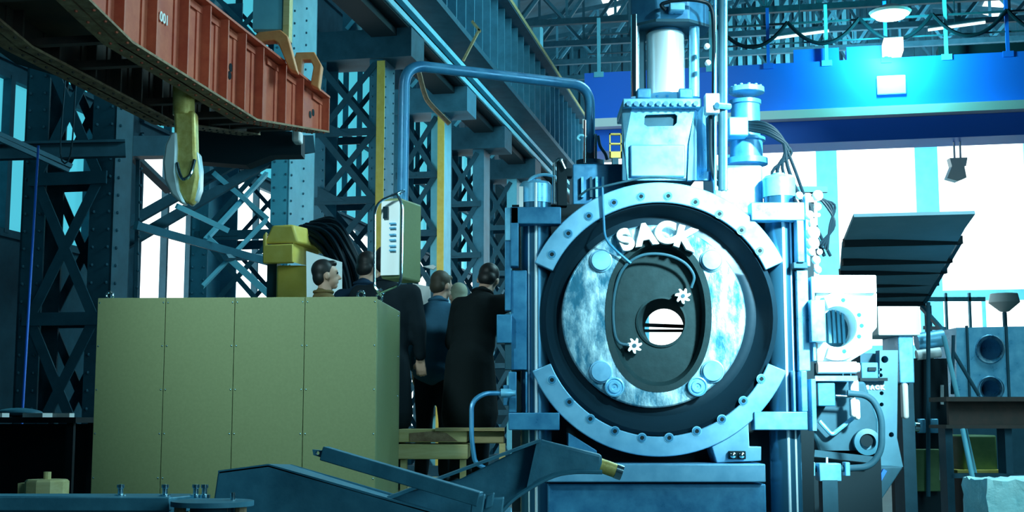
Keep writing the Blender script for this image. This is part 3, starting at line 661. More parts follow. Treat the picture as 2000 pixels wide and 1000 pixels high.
# ------------------------------------------------------------------ olive switch cabinet
oc = thing('switch_cabinet', 'large olive green steel cabinet with seams and bolt rows at left', 'cabinet', (-1.7, 8.8, 0))
A = at(193, 586, 8.38); Bp = at(738, 580, 8.28)
zt = at(738, 580, 8.28).z
ax = Vector((Bp.x - A.x, Bp.y - A.y, 0)); Wd = ax.length; ax.normalize(); ay = Vector((-ax.y, ax.x, 0))
O_ = Vector((A.x, A.y, 0))
def cf(u, v, z): return O_ + ax * u + ay * v + Vector((0, 0, z))
MB().prism([cf(0, 0, .0), cf(Wd, 0, .0), cf(Wd, 1.0, .0), cf(0, 1.0, .0)], (0, 0, zt - .01)).build('cabinet_body', K['olive'], oc, bevel=.008)
us = [0, .246 * Wd, .494 * Wd, .744 * Wd, Wd]
rows = [zt - .03 - i * .272 for i in range(8)]
for i in range(4):
    dr = MB().prism([cf(us[i] + .002, -.02, .12), cf(us[i + 1] - .002, -.02, .12), cf(us[i + 1] - .002, -.02, zt), cf(us[i] + .002, -.02, zt)], ay * .018).build('front_panel', K['olive'], oc, bevel=.002)
    for z in rows[:7]:
        for u in (us[i] + .015, us[i + 1] - .015):
            MB().ball(cf(u, -.021, z), .0055, u=8, v=5).build('panel_screw', K['chrome'], dr)
for u, v in ((.05, .05), (Wd - .12, .08), (Wd - .04, .3)):
    c = cf(u, v, zt + .022); MB().tube([c + Vector((.022 * math.cos(2 * PI * k / 16), 0, .022 * math.sin(2 * PI * k / 16))) for k in range(16)], .008, 8, closed=True).build('eye_bolt', K['chrome'], oc)
for z in (zt - .05, zt - .33, zt - .6): MB().ball(cf(Wd + .001, .9, z), .007, u=8, v=5).build('side_screw', K['chrome'], oc)

# ------------------------------------------------------------------ red lifting traverse, hook
YT = R_(9.4); tdx = Vector((math.sin(YT), math.cos(YT), 0)); trx = Vector((math.cos(YT), -math.sin(YT), 0))
E = at(643, 192, 13.0)                       # top front far corner
def TP(l, w_, z): return E + tdx * l + trx * w_ + Vector((0, 0, z))
tr_ = thing('lifting_traverse', 'red plate girder lifting beam with white stencilled numbers, hanging at upper left', 'lifting beam', TP(-3, -.4, -.7))
L_ = 6.3
def botz(l):                                    # lower edge profile
    l = -l
    if l < 2.03: return -.35 - .33 * l / 2.03
    if l < 4.4: return -.68
    return -.68 + .30 * (l - 4.4) / (L_ - 4.4)
for gi, (w0, mw, mf) in enumerate(((0, K['red'], K['red']), (-.72, K['redk'], K['redk']))):
    ls = [0, -2.03, -4.4, -L_]
    top = [TP(l, w0 - .10, 0) for l in (0, -L_)]; bot = [TP(l, w0 - .10, botz(l)) for l in reversed(ls)]
    MB().prism(top + bot, trx * .015).build('girder_web', mw, tr_)
    MB().prism([TP(0, w0 - .2, 0), TP(0, w0 + .01, 0), TP(-L_, w0 + .01, 0), TP(-L_, w0 - .2, 0)], (0, 0, .02)).build('top_flange', mf, tr_, sm=False)
    fb_ = MB()
    for a, b in zip(ls, ls[1:]):
        za, zb = botz(a), botz(b)
        fb_.prism([TP(a, w0 - .2, za), TP(a, w0 + .01, za), TP(b, w0 + .01, zb), TP(b, w0 - .2, zb)], (0, 0, .018))
    fb_.build('bottom_flange', K['rust'] if gi == 0 else K['rust'], tr_, sm=False)
    rvt = MB(); l = -.1
    while l > -L_ + .1:
        for q in (-.14, -.02): rvt.ball(TP(l, w0 + q, botz(l) - .002), .012, u=6, v=4)
        l -= .16
    rvt.build('rivets', mf, tr_)['kind'] = 'stuff'
    for l in (0, -.81, -1.3, -1.89, -2.31, -2.7, -3.07, -3.48, -4.02, -4.52, -5.0, -5.5, -6.0, -6.28):
        wd = .07 if l > -.1 else .085
        st = MB().prism([TP(l, w0 - .09, 0), TP(l, w0, 0), TP(l, w0, botz(l) + .01), TP(l, w0 - .09, botz(l) + .01)], tdx * .02)
        st.prism([TP(l - .0, w0 - .085, -.01), TP(l - wd, w0 - .085, -.01), TP(l - wd, w0 - .085, botz(l - wd) + .02), TP(l, w0 - .085, botz(l) + .02)], trx * .012)
        st.build('stiffener', mw, tr_, sm=False)
        MB().prism([TP(l - .0, w0 - .078, -.015), TP(l - .3, w0 - .078, -.015), TP(l - .3, w0 - .078, -.07), TP(l, w0 - .078, -.07)], trx * .012).build('top_angle', mw, tr_, sm=False)
for l in (-.05, -.6, -1.2, -2.0, -2.55, -3.7, -4.3, -5.0, -5.9):
    MB().prism([TP(l, -.09, botz(l) + .03), TP(l, -.80, botz(l) + .03), TP(l - .07, -.80, botz(l) + .03), TP(l - .07, -.09, botz(l) + .03)], (0, 0, .05)).build('cross_tie', K['redk'], tr_, sm=False)
MB().prism([TP(-3.9, -.09, -.5), TP(-3.9, -.8, -.5), TP(-6.2, -.8, -.32), TP(-6.2, -.09, -.32)], (0, 0, .02)).build('belly_plate', K['redk'], tr_, sm=False)
MB().prism([at(385, 245, 13.6), at(588, 258, 13.6), at(588, 302, 13.6), at(530, 303, 13.6), at(480, 322, 13.6), at(385, 315, 13.6)], (0, .25, 0)).build('end_box', K['black'], tr_, sm=False)
MB().pbox(570, 252, 586, 276, 13.3, .2).build('end_lug', K['white'], tr_, bevel=.02)
for l, z in ((-.25, -.2), (-.34, -.24), (-2.42, -.32), (-2.44, -.39)): MB().prism([TP(l + .035 * math.cos(a), -.084, z + .035 * math.sin(a)) for a in [2 * PI * k / 14 for k in range(14)]], trx * .004).build('web_hole', K['black'], tr_)
# white stencils
for l, z, chs, sz in ((-3.74, -.34, '001', .10), (-4.24, -.25, '021', .12)):
    cu = bpy.data.curves.new('t', 'FONT'); cu.body = chs.replace(' ', ''); cu.size = sz; cu.extrude = .002; cu.offset = .003; cu.align_x = 'CENTER'
    to = bpy.data.objects.new('t', cu); C.objects.link(to); bpy.context.view_layer.update()
    me = bpy.data.meshes.new_from_object(to.evaluated_get(bpy.context.evaluated_depsgraph_get())); bpy.data.objects.remove(to)
    Mx = Matrix((tdx, Zv, trx)).transposed().to_4x4(); Mx.translation = TP(l, -.074, z) - ORG[tr_.name]
    me.transform(Mx); me.materials.clear(); me.materials.append(K['paint'])
    o = bpy.data.objects.new('stencil_number', me); C.objects.link(o); o.parent = tr_
# upper shackle loops
SHK = lambda pts, Y, m: MB().prism([at(x, y, Y) for x, y in pts], (0, .14, 0)).build('lug_loop', m, tr_, bevel=.01)
SHK([(480, 85), (505, 62), (548, 58), (562, 70), (580, 140), (564, 134), (543, 84), (535, 78), (512, 80), (492, 96)], 11.55, K['orange'])
SHK([(573, 118), (578, 102), (614, 101), (628, 126), (622, 172), (606, 165), (612, 130), (606, 116), (590, 116), (588, 150), (577, 145)], 12.3, K['orange'])
MB().pbox(496, -60, 555, 57, 11.75, .10).build('hanger_plate', K['pale'], tr_, sm=False)
MB().pbox(555, -60, 564, 74, 11.72, .18).build('hanger_edge', K['cream'], tr_, sm=False)
# black block the traverse hangs from at the near end
MB().prism([at(-60, -40, 9.2), at(145, -40, 9.2), at(140, 15, 9.2), at(60, 95, 9.2), at(-60, 60, 9.2)], (0, .9, 0)).build('near_end_block', K['black'], tr_, sm=False)

hk = thing('crane_hook', 'large golden worn double hook hanging under the red lifting beam', 'hook', at(357, 400, 10.2))
HYk = 10.2
MB().plate([at(338, 215, HYk), at(380, 215, HYk), at(382, 300, HYk), at(387, 345, HYk), at(378, 392, HYk), at(368, 400, HYk), at(350, 378, HYk), at(342, 340, HYk), at(340, 290, HYk)], [], (0, .14, 0)).build('shank', K['brass'], hk, bevel=.03)
MB().cyl(at(359, 168, HYk + .07), at(359, 225, HYk + .07), .085).build('shank_neck', K['brass'], hk)
MB().prism([at(x, y, HYk - .03) for x, y in ((344, 256), (332, 260), (322, 282), (317, 318), (321, 352), (334, 380), (352, 397), (362, 398), (350, 372), (344, 335), (346, 290))], (0, .13, 0)).build('hook_prong', K['satin'], hk, bevel=.03)
MB().prism([at(x, y, HYk + .04) for x, y in ((381, 292), (387, 300), (391, 330), (390, 368), (382, 390), (369, 400), (366, 396), (377, 370), (380, 330))], (0, .13, 0)).build('hook_prong', K['satin'], hk, bevel=.025)
MB().tube(smooth_path([at(346, 318, HYk - .03), at(352, 342, HYk - .05), at(360, 350, HYk - .06), at(372, 340, HYk - .06), at(380, 312, HYk - .03)], 5), .014, 10).build('throat_rim', K['chrome'], hk)

# ------------------------------------------------------------------ people
for k_ in ('rubber', 'jb', 'jn', 'jd', 'jl', 'jg', 'tr', 'black'): K[k_].node_tree.nodes['Principled BSDF'].inputs['Specular IOR Level'].default_value = .12
def remesh_obj(mb, name, m, parent, vox, smooth=4):
    o = mb.build(name, m, parent)
    md = o.modifiers.new('r', 'REMESH'); md.mode = 'VOXEL'; md.voxel_size = vox; md.use_smooth_shade = True
    sm_ = o.modifiers.new('s', 'SMOOTH'); sm_.factor = .5; sm_.iterations = smooth
    return o
def person(lab, x, y, z, yaw, lean=0, jacket='jd', hair='haird', arms=None, head=(0, 0), scale=1.0, coat=False):
    """local axes: +Y forward, +X to the person's right; joints in metres for a 1.75 m body"""
    root = thing('person', lab, 'person', (x, y, z), None)
    W = Matrix.Translation((x, y, z)) @ Matrix.Rotation(yaw, 4, 'Z') @ Matrix.Scale(scale, 4)
    LR = Matrix.Translation((0, 0, .98)) @ Matrix.Rotation(-lean, 4, 'X') @ Matrix.Translation((0, 0, -.98))
    U = lambda a, b, c: W @ LR @ Vector((a, b, c))
    D = lambda a, b, c: W @ Vector((a, b, c))
    HM = LR @ Matrix.Translation((0, .01, 1.52)) @ Matrix.Rotation(head[0], 4, 'Z') @ Matrix.Rotation(-head[1], 4, 'X')
    Hd = lambda a, b, c: W @ HM @ Vector((a, b, c - 1.52))
    rotU = (W @ LR).to_3x3().normalized().to_4x4(); rotH = (W @ HM).to_3x3().normalized().to_4x4()
    S = scale
    arms = arms or [((.25, .02, 1.18), (.24, .14, .95)), ((-.25, .02, 1.18), (-.24, .14, .95))]
    b = MB()
    # head and face
    b.ball(Hd(0, .0, 1.665), (.076 * S, .094 * S, .098 * S), rotH, 20, 14)
    b.ball(Hd(0, .028, 1.605), (.058 * S, .068 * S, .062 * S), rotH)
    b.ball(Hd(0, .062, 1.562), (.030 * S, .028 * S, .024 * S), rotH)
    b.cap(Hd(0, .088, 1.655), Hd(0, .112, 1.622), .010 * S, .015 * S)
    b.ball(Hd(0, .086, 1.590), (.026 * S, .014 * S, .009 * S), rotH)
    b.ball(Hd(0, .080, 1.680), (.055 * S, .018 * S, .010 * S), rotH)
    for sg in (-1, 1): b.ball(Hd(sg * .079, -.005, 1.638), (.010 * S, .020 * S, .032 * S), rotH)
    b.cap(U(0, -.01, 1.46), Hd(0, -.005, 1.60), .058 * S, .056 * S)
    # torso
    b.ball(U(0, 0, 1.30), (.165 * S, .105 * S, .21 * S), rotU); b.ball(U(0, .0, 1.10), (.145 * S, .10 * S, .18 * S), rotU); b.ball(D(0, 0, .95), (.16 * S, .11 * S, .14 * S))
    b.cap(U(.17, 0, 1.42), U(-.17, 0, 1.42), .06 * S, .06 * S)
    J = MB(); 
    J.ball(U(0, -.01, 1.28), (.205 * S, .145 * S, .25 * S), rotU); J.ball(U(0, 0, 1.08), (.19 * S, .14 * S, .22 * S), rotU)
    J.cap(U(.165, -.01, 1.405), U(-.165, -.01, 1.405), .082 * S, .082 * S); J.ball(U(0, 0, .92), (.195 * S, .15 * S, .12 * S), rotU)
    J.cap(U(0, -.02, 1.46), U(0, -.015, 1.50), .085 * S, .070 * S)
    if coat: J.cap(D(0, 0, .95), D(0, 0, .55), .19 * S, .22 * S)
    for sg, (el, wr) in zip((1, -1), arms):
        sh = U(sg * .195, 0, 1.415); e = U(*el); w2 = U(*wr); d = (w2 - e).normalized()
        b.cap(sh, e, .05 * S, .04 * S); b.cap(e, w2, .04 * S, .027 * S)
        J.cap(sh, e, .078 * S, .062 * S); J.cap(e, w2 - d * .03, .062 * S, .045 * S)
        # hand: palm, four fingers, thumb
        side = d.cross(rotU.to_3x3() @ Vector((0, 1, .3))).normalized(); nrm_ = side.cross(d)
        pc = w2 + d * .05 * S; 
        for k in range(4): b.cap(w2 + side * (k - 1.5) * .012 * S, w2 + d * .085 * S + side * (k - 1.5) * .021 * S, .015 * S, .011 * S, 8)
        for k, ln in enumerate((.062, .075, .07, .055)):
            r0 = w2 + d * .088 * S + side * (k - 1.5) * .022 * S; r1 = r0 + (d * .9 + nrm_ * .25) * ln * .55 * S; r2 = r1 + (d * .6 + nrm_ * .7) * ln * .5 * S
            b.cap(r0, r1, .0095 * S, .009 * S, 8); b.cap(r1, r2, .009 * S, .0075 * S, 8)
        t0 = w2 + d * .03 * S - side * .026 * S * sg; t1 = t0 + (d * .6 - side * sg * .6 + nrm_ * .3).normalized() * .045 * S; b.cap(t0, t1, .012 * S, .010 * S, 8); b.cap(t1, t1 + (d + nrm_ * .3).normalized() * .03 * S, .010 * S, .008 * S, 8)
    T = MB(); T.ball(D(0, 0, .95), (.175 * S, .125 * S, .14 * S))
    Sh = []
    for sg in (-1, 1):
        hp, kn, an = D(sg * .09, 0, .92), D(sg * .10, .02, .50), D(sg * .105, -.02, .09)
        b.cap(hp, kn, .075 * S, .052 * S); b.cap(kn, an, .052 * S, .036 * S); b.cap(an + Vector((0, 0, -.03 * S)), D(sg * .115, .12, .045), .036 * S, .03 * S)
        T.cap(hp, kn, .098 * S, .072 * S); T.cap(kn, an + Vector((0, 0, .02)), .072 * S, .062 * S)
        q = MB(); q.cap(D(sg * .105, -.05, .05), D(sg * .118, .14, .042), .05 * S, .042 * S); Sh.append(q)
    body = remesh_obj(b, 'body', K['skin'], root, .0075, 3)
    remesh_obj(J, 'jacket', K[jacket], root, .018, 4); remesh_obj(T, 'trousers', K['tr'], root, .02, 3)
    for q in Sh: remesh_obj(q, 'shoe', K['black'], root, .014, 2)
    h = MB(); h.ball(Hd(0, -.022, 1.692), (.083 * S, .093 * S, .088 * S), rotH, 20, 14); h.ball(Hd(0, -.052, 1.635), (.075 * S, .055 * S, .07 * S), rotH)
    h.ball(Hd(0, .052, 1.738), (.058 * S, .042 * S, .028 * S), rotH)
    for sg in (-1, 1): h.ball(Hd(sg * .070, -.005, 1.675), (.012 * S, .03 * S, .035 * S), rotH)
    remesh_obj(h, 'hair', K[hair], root, .010, 2)
    for sg in (-1, 1): MB().ball(Hd(sg * .031, .086, 1.662), .0095 * S, u=10, v=6).build('eye', K['black'], root)
    cl = MB().tube([U(.075 * math.cos(2 * PI * k / 20), -.015 + .070 * math.sin(2 * PI * k / 20), 1.515) for k in range(20)], .014 * S, 8, closed=True).build('collar', K[jacket], root)
    return root
PZ = .97
def px_at(px, Y): return (px - 1000) / F * Y
person('person in profile with short dark hair and a brown jacket, facing right behind the cabinet', px_at(634, 10.2), 10.2, PZ, R_(-78), 0, 'jb', 'haird', scale=.98, head=(R_(6), R_(-4)))
person('person with dark hair and a navy jacket seen from behind, left of the control box', px_at(706, 10.75), 10.75, PZ, R_(-25), .08, 'jn', 'haird', scale=1.06, head=(R_(-10), R_(10)))
person('person in a long black coat standing behind the control box, head hidden', px_at(750, 9.9), 9.9, PZ, R_(-10), .06, 'jd', 'haird', coat=True, scale=1.02)
person('person with brown hair in a blue work jacket, seen from behind', px_at(850, 10.6), 10.6, PZ, R_(-20), .14, 'jl', 'hairb', head=(R_(-18), R_(6)), scale=.965)
person('person with pale greying hair half hidden between the two people at the machine', px_at(896, 11.75), 11.75, PZ, R_(10), .1, 'jn', 'hairg', head=(R_(15), 0), scale=.97)
person('person in a dark coat leaning with an outstretched arm against the machine', px_at(918, 10.1), 10.1, PZ, R_(-32), .36, 'jg', 'haird', arms=[((.40, .16, 1.56), (.58, .34, 1.72)), ((-.27, .10, 1.15), (-.2, .3, 1.05))], coat=True, head=(R_(20), R_(10)))
# platform they stand on
t = thing('work_platform', 'low timber work platform the group of people stands on', 'platform', (-1.25, 11.6, 0))
MB().box((-1.3, 11.05, .93), (2.5, 2.2, .08)).build('deck', K['timber'], t, bevel=.01)
for x in (-2.4, -.2):
    for y in (10.05, 12.05): MB().box((x, y, .445), (.12, .12, .89)).build('leg', K['timber'], t)
PZ_top = .72
# cream timber stack in front
t = thing('timber_trestle', 'cream painted timber trestle with stained beams beside the cabinet', 'trestle', (-.45, 9.55, 0))
MB().pbox(778, 838, 912, 864, 9.5, .35).build('beam', K['cream'], t, bevel=.008)
MB().pbox(776, 868, 914, 897, 9.42, .5).build('beam', K['cream'], t, bevel=.008)
MB().pbox(925, 842, 985, 866, 9.5, .3).build('beam', K['timber'], t, bevel=.008)
MB().pbox(850, 836, 985, 842, 9.45, .4).build('slat', K['timber'], t)
MB().prism([at(800, 846, 9.49), at(846, 842, 9.49), at(872, 846, 9.49), at(894, 862, 9.49), at(800, 862, 9.49)], (0, .008, 0)).build('stain_board', K['rust'], t)
for x in (782, 898, 975): MB().pboxf(x, 898 if x < 950 else 866, x + 12, 9.5, .1).build('leg', K['cream'], t)

# ------------------------------------------------------------------ yellow crane box, hose bundle, white sheet behind the cabinet
t = thing('yellow_crane_box', 'yellow steel crane carriage box above the cabinet top', 'machine', (-1.9, 12.3, 0))
YB = 12.4
MB().prism([at(516, 476, YB), at(530, 440, YB), at(572, 438, YB), at(582, 474, YB)], (.35, .8, 0)).build('upper_box', K['yellow'], t, bevel=.02)
MB().prism([at(513, 460, YB - .02), at(520, 452, YB - .02), at(520, 478, YB - .02), at(572, 476, YB - .02), at(572, 512, YB - .02), at(513, 514, YB - .02)], (0, .1, 0)).build('front_lip', K['yellow'], t, bevel=.01)
MB().prism([at(572, 452, YB), at(606, 462, YB + .4), at(606, 518, YB + .4), at(572, 512, YB)], (.05, .2, 0)).build('side_plate', K['yellow'], t, bevel=.01)
MB().pboxf(540, 518, 606, YB + .3, .5, .0).build('lower_box', K['yellow'], t, bevel=.02)
MB().pboxf(522, 512, 541, YB + .4, .4, .0).build('dark_support', K['dark'], t)
hb = thing('hose_bundle', 'thick drooping bundle of black hoses right of the yellow box', 'hoses', at(650, 600, 12.2))
for k in range(34):
    j = random.uniform(-1, 1); q = random.uniform(-.25, .25); o_ = (k / 34)
    pts = [at(582 + 30 * o_, 448 - 10 * o_ + 4 * j, 12.9 + q), at(615 + 45 * o_, 452 - 22 * (o_) + 10 * j + 22 * (1 - o_), 12.8 + q), at(640 + 48 * o_, 505 - 30 * o_ + 5 * j, 12.7 + q), at(655 + 55 * o_ + 4 * j, 560 - 20 * o_, 12.7 + q), at(662 + 58 * o_ + 5 * j, 650, 12.7 + q)]
    MB().tube(smooth_path(pts, 5), .024, 7).build('hose', K['rubber'] if k % 3 else K['black'], hb)
t = MB().prism([at(598, 490, 11.6), at(668, 512, 11.9), at(668, 928, 11.9), at(602, 932, 11.6)], (0, .01, 0)).build('white_sheet', K['papr']); tag(t, 'large white sheet standing behind the person in the brown jacket', 'sheet')
sc = thing('drafting_stand', 'white drawing board on a stand between the black coat and the blue jacket', 'board', at(830, 640, 12.2))
MB().prism([at(806, 553, 12.2), at(840, 560, 12.2), at(842, 610, 12.2), at(822, 625, 12.2), at(806, 600, 12.2)], (0, .03, 0)).build('board', K['papr'], sc)
MB().pboxf(824, 560, 832, 12.25, .06).build('stand', K['green'], sc)
MB().prism([at(826, 520, 12.1), at(846, 517, 12.1), at(852, 521, 12.1), at(846, 526, 12.1)], (0, .06, 0)).build('lamp_head', K['white'], sc)

# ------------------------------------------------------------------ foreground pieces
FG = K['fore']
fp = thing('folded_plate_guard', 'dark blue folded steel plate in the bottom foreground', 'plate', at(560, 1000, 5.6) * 1)
zlow = .55
def fpoly(pts, Y, th, nm, par, m=FG, bev=.006): return MB().prism([at(x, y, Y) for x, y in pts], (0, th, 0)).build(nm, m, par, bevel=bev)
fpoly([(408, 1250), (414, 1000), (426, 919), (524, 906), (700, 958), (860, 1002), (880, 1250)], 5.5, .02, 'front_plate', fp)
fpoly([(545, 912), (568, 907), (780, 968), (870, 1000), (700, 1010)], 5.75, .02, 'rear_plate', fp)
MB().prism([at(426, 919, 5.5), at(524, 906, 5.5), at(568, 907, 5.77), at(470, 920, 5.77)], (0, 0, -.012)).prism([at(524, 906, 5.5), at(860, 1002, 5.5), at(870, 1000, 5.77), at(568, 907, 5.77)], (0, 0, -.012)).build('top_fold', FG, fp)
MB().box((at(640, 1000, 5.6).x, 5.63, .25), (1.0, .25, .5)).build('foot', FG, fp)
sb_ = thing('strut_bar', 'square blue steel bar with a drilled end lug, leaning across the plates', 'bar', at(780, 940, 5.4))
a, b = at(632, 885, 5.3), at(938, 975, 5.15)
MB().bar(a, b, .055, .055).build('bar_body', FG, sb_, bevel=.004)
MB().plate([at(610, 878, 5.3), at(636, 881, 5.3), at(636, 896, 5.3), at(612, 889, 5.3)], [[at(620 + 4 * math.cos(2 * PI * i / 12), 885 + 4 * math.sin(2 * PI * i / 12), 5.3) for i in range(12)]], (0, .04, 0)).build('end_lug', FG, sb_)
MB().prism([at(922, 972, 5.13), at(948, 966, 5.13), at(936, 1040, 5.13), at(915, 1035, 5.13)], (0, .08, 0)).build('end_fork', FG, sb_, bevel=.005)
ar = thing('hitch_arm', 'heavy blue cast arm with a brass pin at its tip, bottom centre', 'machine part', at(980, 1000, 5.7))
fpoly([(1055, 858), (1176, 888), (1176, 905), (1170, 922), (1120, 922), (1080, 930), (1032, 955), (1032, 935)], 5.6, .10, 'arm_tip', ar, bev=.012)
fpoly([(760, 970), (900, 935), (1055, 858), (1032, 955), (990, 985), (940, 1040), (840, 1060)], 5.66, .03, 'web_plate', ar)
MB().prism([at(752, 972, 5.55), at(842, 938, 5.55), at(1055, 858, 5.55), at(1056, 863, 5.55), at(842, 944, 5.55), at(758, 977, 5.55)], (0, .16, 0)).build('top_flange', FG, ar)
MB().prism([at(1048, 864, 5.58), at(1058, 861, 5.58), at(1040, 950, 5.58), at(1028, 956, 5.58)], (0, .1, 0)).build('stiffener', FG, ar)
MB().tube(smooth_path([at(1176, 922, 5.58), at(1120, 922, 5.58), at(1080, 930, 5.58), at(1032, 955, 5.58), at(992, 985, 5.58), at(950, 1040, 5.58)], 5), .010, 6).build('lower_bead', FG, ar)
fpoly([(930, 975), (985, 972), (975, 1060), (930, 1060)], 5.35, .12, 'lug_block', ar)
fpoly([(950, 968), (966, 962), (962, 990), (946, 996)], 5.3, .05, 'lug_ear', ar)
fpoly([(840, 1000), (1000, 1000), (1000, 1230), (840, 1230)], 5.7, .3, 'pedestal', ar)
c0, c1 = at(1170, 908, 5.65), at(1215, 924, 5.65)
pn_ = MB().cyl(c0, c0 + (c1 - c0) * .75, .030).build('tip_pin', K['brass'], ar)
MB().cyl(c0 + (c1 - c0) * .72, c1, .032).build('pin_collar', K['chrome'], pn_)
# surface plate at the bottom left
st_ = thing('steel_bench_plate', 'long blue steel plate with upright studs at the bottom left edge', 'bench', at(150, 1000, 5.0))
MB().prism([at(-80, 968, 5.0), at(330, 972, 5.0), at(410, 964, 5.5), at(-80, 964, 5.5)], (0, 0, -.06)).build('plate_top', FG, st_, bevel=.004)
MB().pbox(-80, 972, 330, 998, 4.98, .05).build('front_edge', FG, st_, bevel=.004)
for x in (-60, 300): MB().pboxf(x, 996, x + 30, 5.02, .3).build('leg', K['dark'], st_)
for x, y in ((235, 957), (322, 955), (382, 957), (399, 961)):
    c = at(x, 972, 5.15); MB().lathe([(.022, 0), (.022, .012), (.010, .014), (.010, .035), (.014, .037), (.014, .05), (0, .052)], c, (0, 0, 1), 12).build('stud', K['chrome'], st_)
fl_ = thing('flange_disc', 'round rusty flange with a stud, at the right end of the bench plate', 'flange', at(415, 1000, 4.9))
c = at(415, 978, 4.95); MB().lathe([(.15, -.018), (.15, 0), (.05, .004), (.02, .006), (0, .006)], c, (0, 0, 1), 30).build('disc', K['fore'], fl_)
for dx in (-.11, -.04, .05, .11): MB().cyl(c + Vector((dx, -.03, -.02)), c + Vector((dx, -.03, -.07)), .022, n=8).build('spacer', K['rust'], fl_)
MB().cyl(c + Vector((.075, 0, 0)), c + Vector((.075, 0, .03)), .009).build('stud', K['chrome'], fl_)
MB().cyl(Vector((c.x, c.y, 0)), c + Vector((0, 0, -.02)), .08).build('post', K['dark'], fl_)
wb = thing('wooden_block', 'short cream wooden block with banded sides, low at the left', 'block', at(80, 965, 7.2))
MB().lathe([(.105, -.1), (.115, -.09), (.115, .0), (.105, .01), (.02, .012), (.02, .05), (0, .05)], at(92, 940, 7.2), (0, 0, 1), 10).build('block_body', K['cream'], wb, sm=False)
MB().pbox(35, 944, 64, 966, 7.2, .12).build('side_block', K['cream'], wb)
MB().pboxf(30, 972, 130, 7.15, .3).build('pedestal', K['dark'], wb)
# work table with papers at the left
wt = thing('work_table', 'black metal work table with papers on top at the left edge', 'table', (-3.7, 9.8, 0))
a = at(148, 815, 9.6)
MB().box((a.x - .6, 9.9, a.z - .02), (1.2, .6, .04)).build('tabletop', K['black'], wt)
for x in (a.x - .05, a.x - 1.1):
    for y in (9.66, 10.14): MB().box((x, y, a.z / 2 - .02), (.05, .05, a.z - .04)).build('leg', K['black'], wt)
MB().box((a.x - .6, 9.9, a.z - .75), (1.1, .5, .03)).build('shelf', K['black'], wt)
MB().box((a.x - .6, 10.14, a.z - .5), (1.1, .03, .9)).build('back_panel', K['black'], wt)
for i, (x0, x1, yy, rz, lab) in enumerate(((106, 146, 9.85, .1, 'pale blue sheet lying at the right end of the work table'), (60, 100, 9.66, -.1, 'pale sheet lying at the front edge of the work table'), (-4, 18, 9.66, .05, 'small pale sheet at the left end of the work table'))):
    xx = px_at((x0 + x1) / 2, yy); tag(MB().box((xx, yy, a.z + .015 + .0 * i), ((x1 - x0) * yy / F, .16, .03), rz).build('paper_sheet', K['papr'], sm=False), lab, 'paper')
cl = MB(); cl.ball((px_at(40, 9.95), 9.98, a.z + .035), (.16, .12, .035)); cl.ball((px_at(60, 9.95), 9.98, a.z + .03), (.1, .1, .03)); tag(cl.build('rag', K['col']), 'crumpled blue rag on the work table', 'rag')
tag(MB().box((px_at(48, 9.62), 9.7, a.z - .72), (.34, .16, .04)).build('folder', K['pale']), 'blue folder lying on the shelf under the work table', 'folder')
tag(MB().cyl(at(75, 285, 11.5), Vector((px_at(44, 10.3), 10.3, 0)), .011).build('hanging_rod', K['girder']), 'thin bright blue rod standing upright left of the cabinet', 'rod')
tag(MB().tube(smooth_path([at(150, 140, 12), at(138, 300, 12), at(118, 300, 12.1), at(128, 150, 12.1)], 4), .008, 6).build('chain_loop', K['dark']), 'thin dark chain loop hanging under the black end of the lifting beam', 'chain')

# ------------------------------------------------------------------ right side: second stand, fittings
t = thing('edging_roll_chock', 'white bolted ring housing standing just right of the big machine', 'machine', at(1640, 900, 10.0) * 1)
Y2 = 9.9; WS = K['white']
MB().pbox(1582, 537, 1713, 572, Y2, .5).build('top_block', WS, t, bevel=.01)
MB().plate([at(x, y, Y2 + .05) for x, y in ((1592, 572), (1713, 572), (1713, 640), (1704, 650), (1704, 680), (1660, 706), (1596, 706))], [circ(1640, 640, 38, Y2 + .05, 32, 40)], (0, .35, 0)).build('housing_plate', K['satin'], t, bevel=.008)
out = circ(1636, 638, 58, Y2, 40, 66, -112, 118, False); inn = circ(1636, 638, 38, Y2, 40, 40, -112, 118, False)[::-1]
rg = MB().prism(out + inn, (0, .06, 0)).build('ring', WS, t, bevel=.006)
for x, y in ((1605, 586), (1647, 586), (1678, 615), (1683, 636), (1678, 657), (1649, 686), (1605, 616)):
    MB().cyl(at(x, y, Y2 - .006), at(x, y, Y2 + .004), .016, n=12).build('bolt_hole', K['blue'], rg)
MB().pbox(1600, 612, 1614, 668, Y2 - .04, .1).build('guide_strip', Br, t, bevel=.004)
MB().plate(circ(1640, 640, 40, Y2 + .38, 32), [], (0, .05, 0)).build('bore_back', K['dark'], t)
for k in range(4): MB().bar(at(1618 + 9 * k, 605, Y2 + .3), at(1622 + 9 * k, 670, Y2 + .3), .02).build('bore_rib', K['col'], t)
MB().cyl(at(1596, 718, Y2), at(1672, 718, Y2), .045).cyl(at(1672, 718, Y2), at(1678, 718, Y2), .035).build('roller', WS, t)
MB().pbox(1592, 734, 1675, 744, Y2, .3).build('shelf_plate', Br, t)
MB().pbox(1597, 748, 1632, 793, Y2, .3).build('lower_block', K['blue'], t, bevel=.006)
MB().cyl(at(1632, 773, Y2 + .1), at(1668, 775, Y2 + .1), .012).build('spindle', K['chrome'], t)
for x, y, r, h in ((1670, 755, 9, 28), (1668, 795, 6, 40), (1676, 800, 6, 40)): MB().pbox(x - r, y - h / 2, x + r, y + h / 2, Y2 + .1, .08).build('pale_fitting', WS, t, bevel=.02)
MB().plate([at(x, y, Y2 + .3) for x, y in ((1590, 745), (1690, 745), (1715, 820), (1715, 905), (1600, 885), (1588, 850))], [], (0, .25, 0)).build('lower_casting', K['dark'], t, bevel=.02)
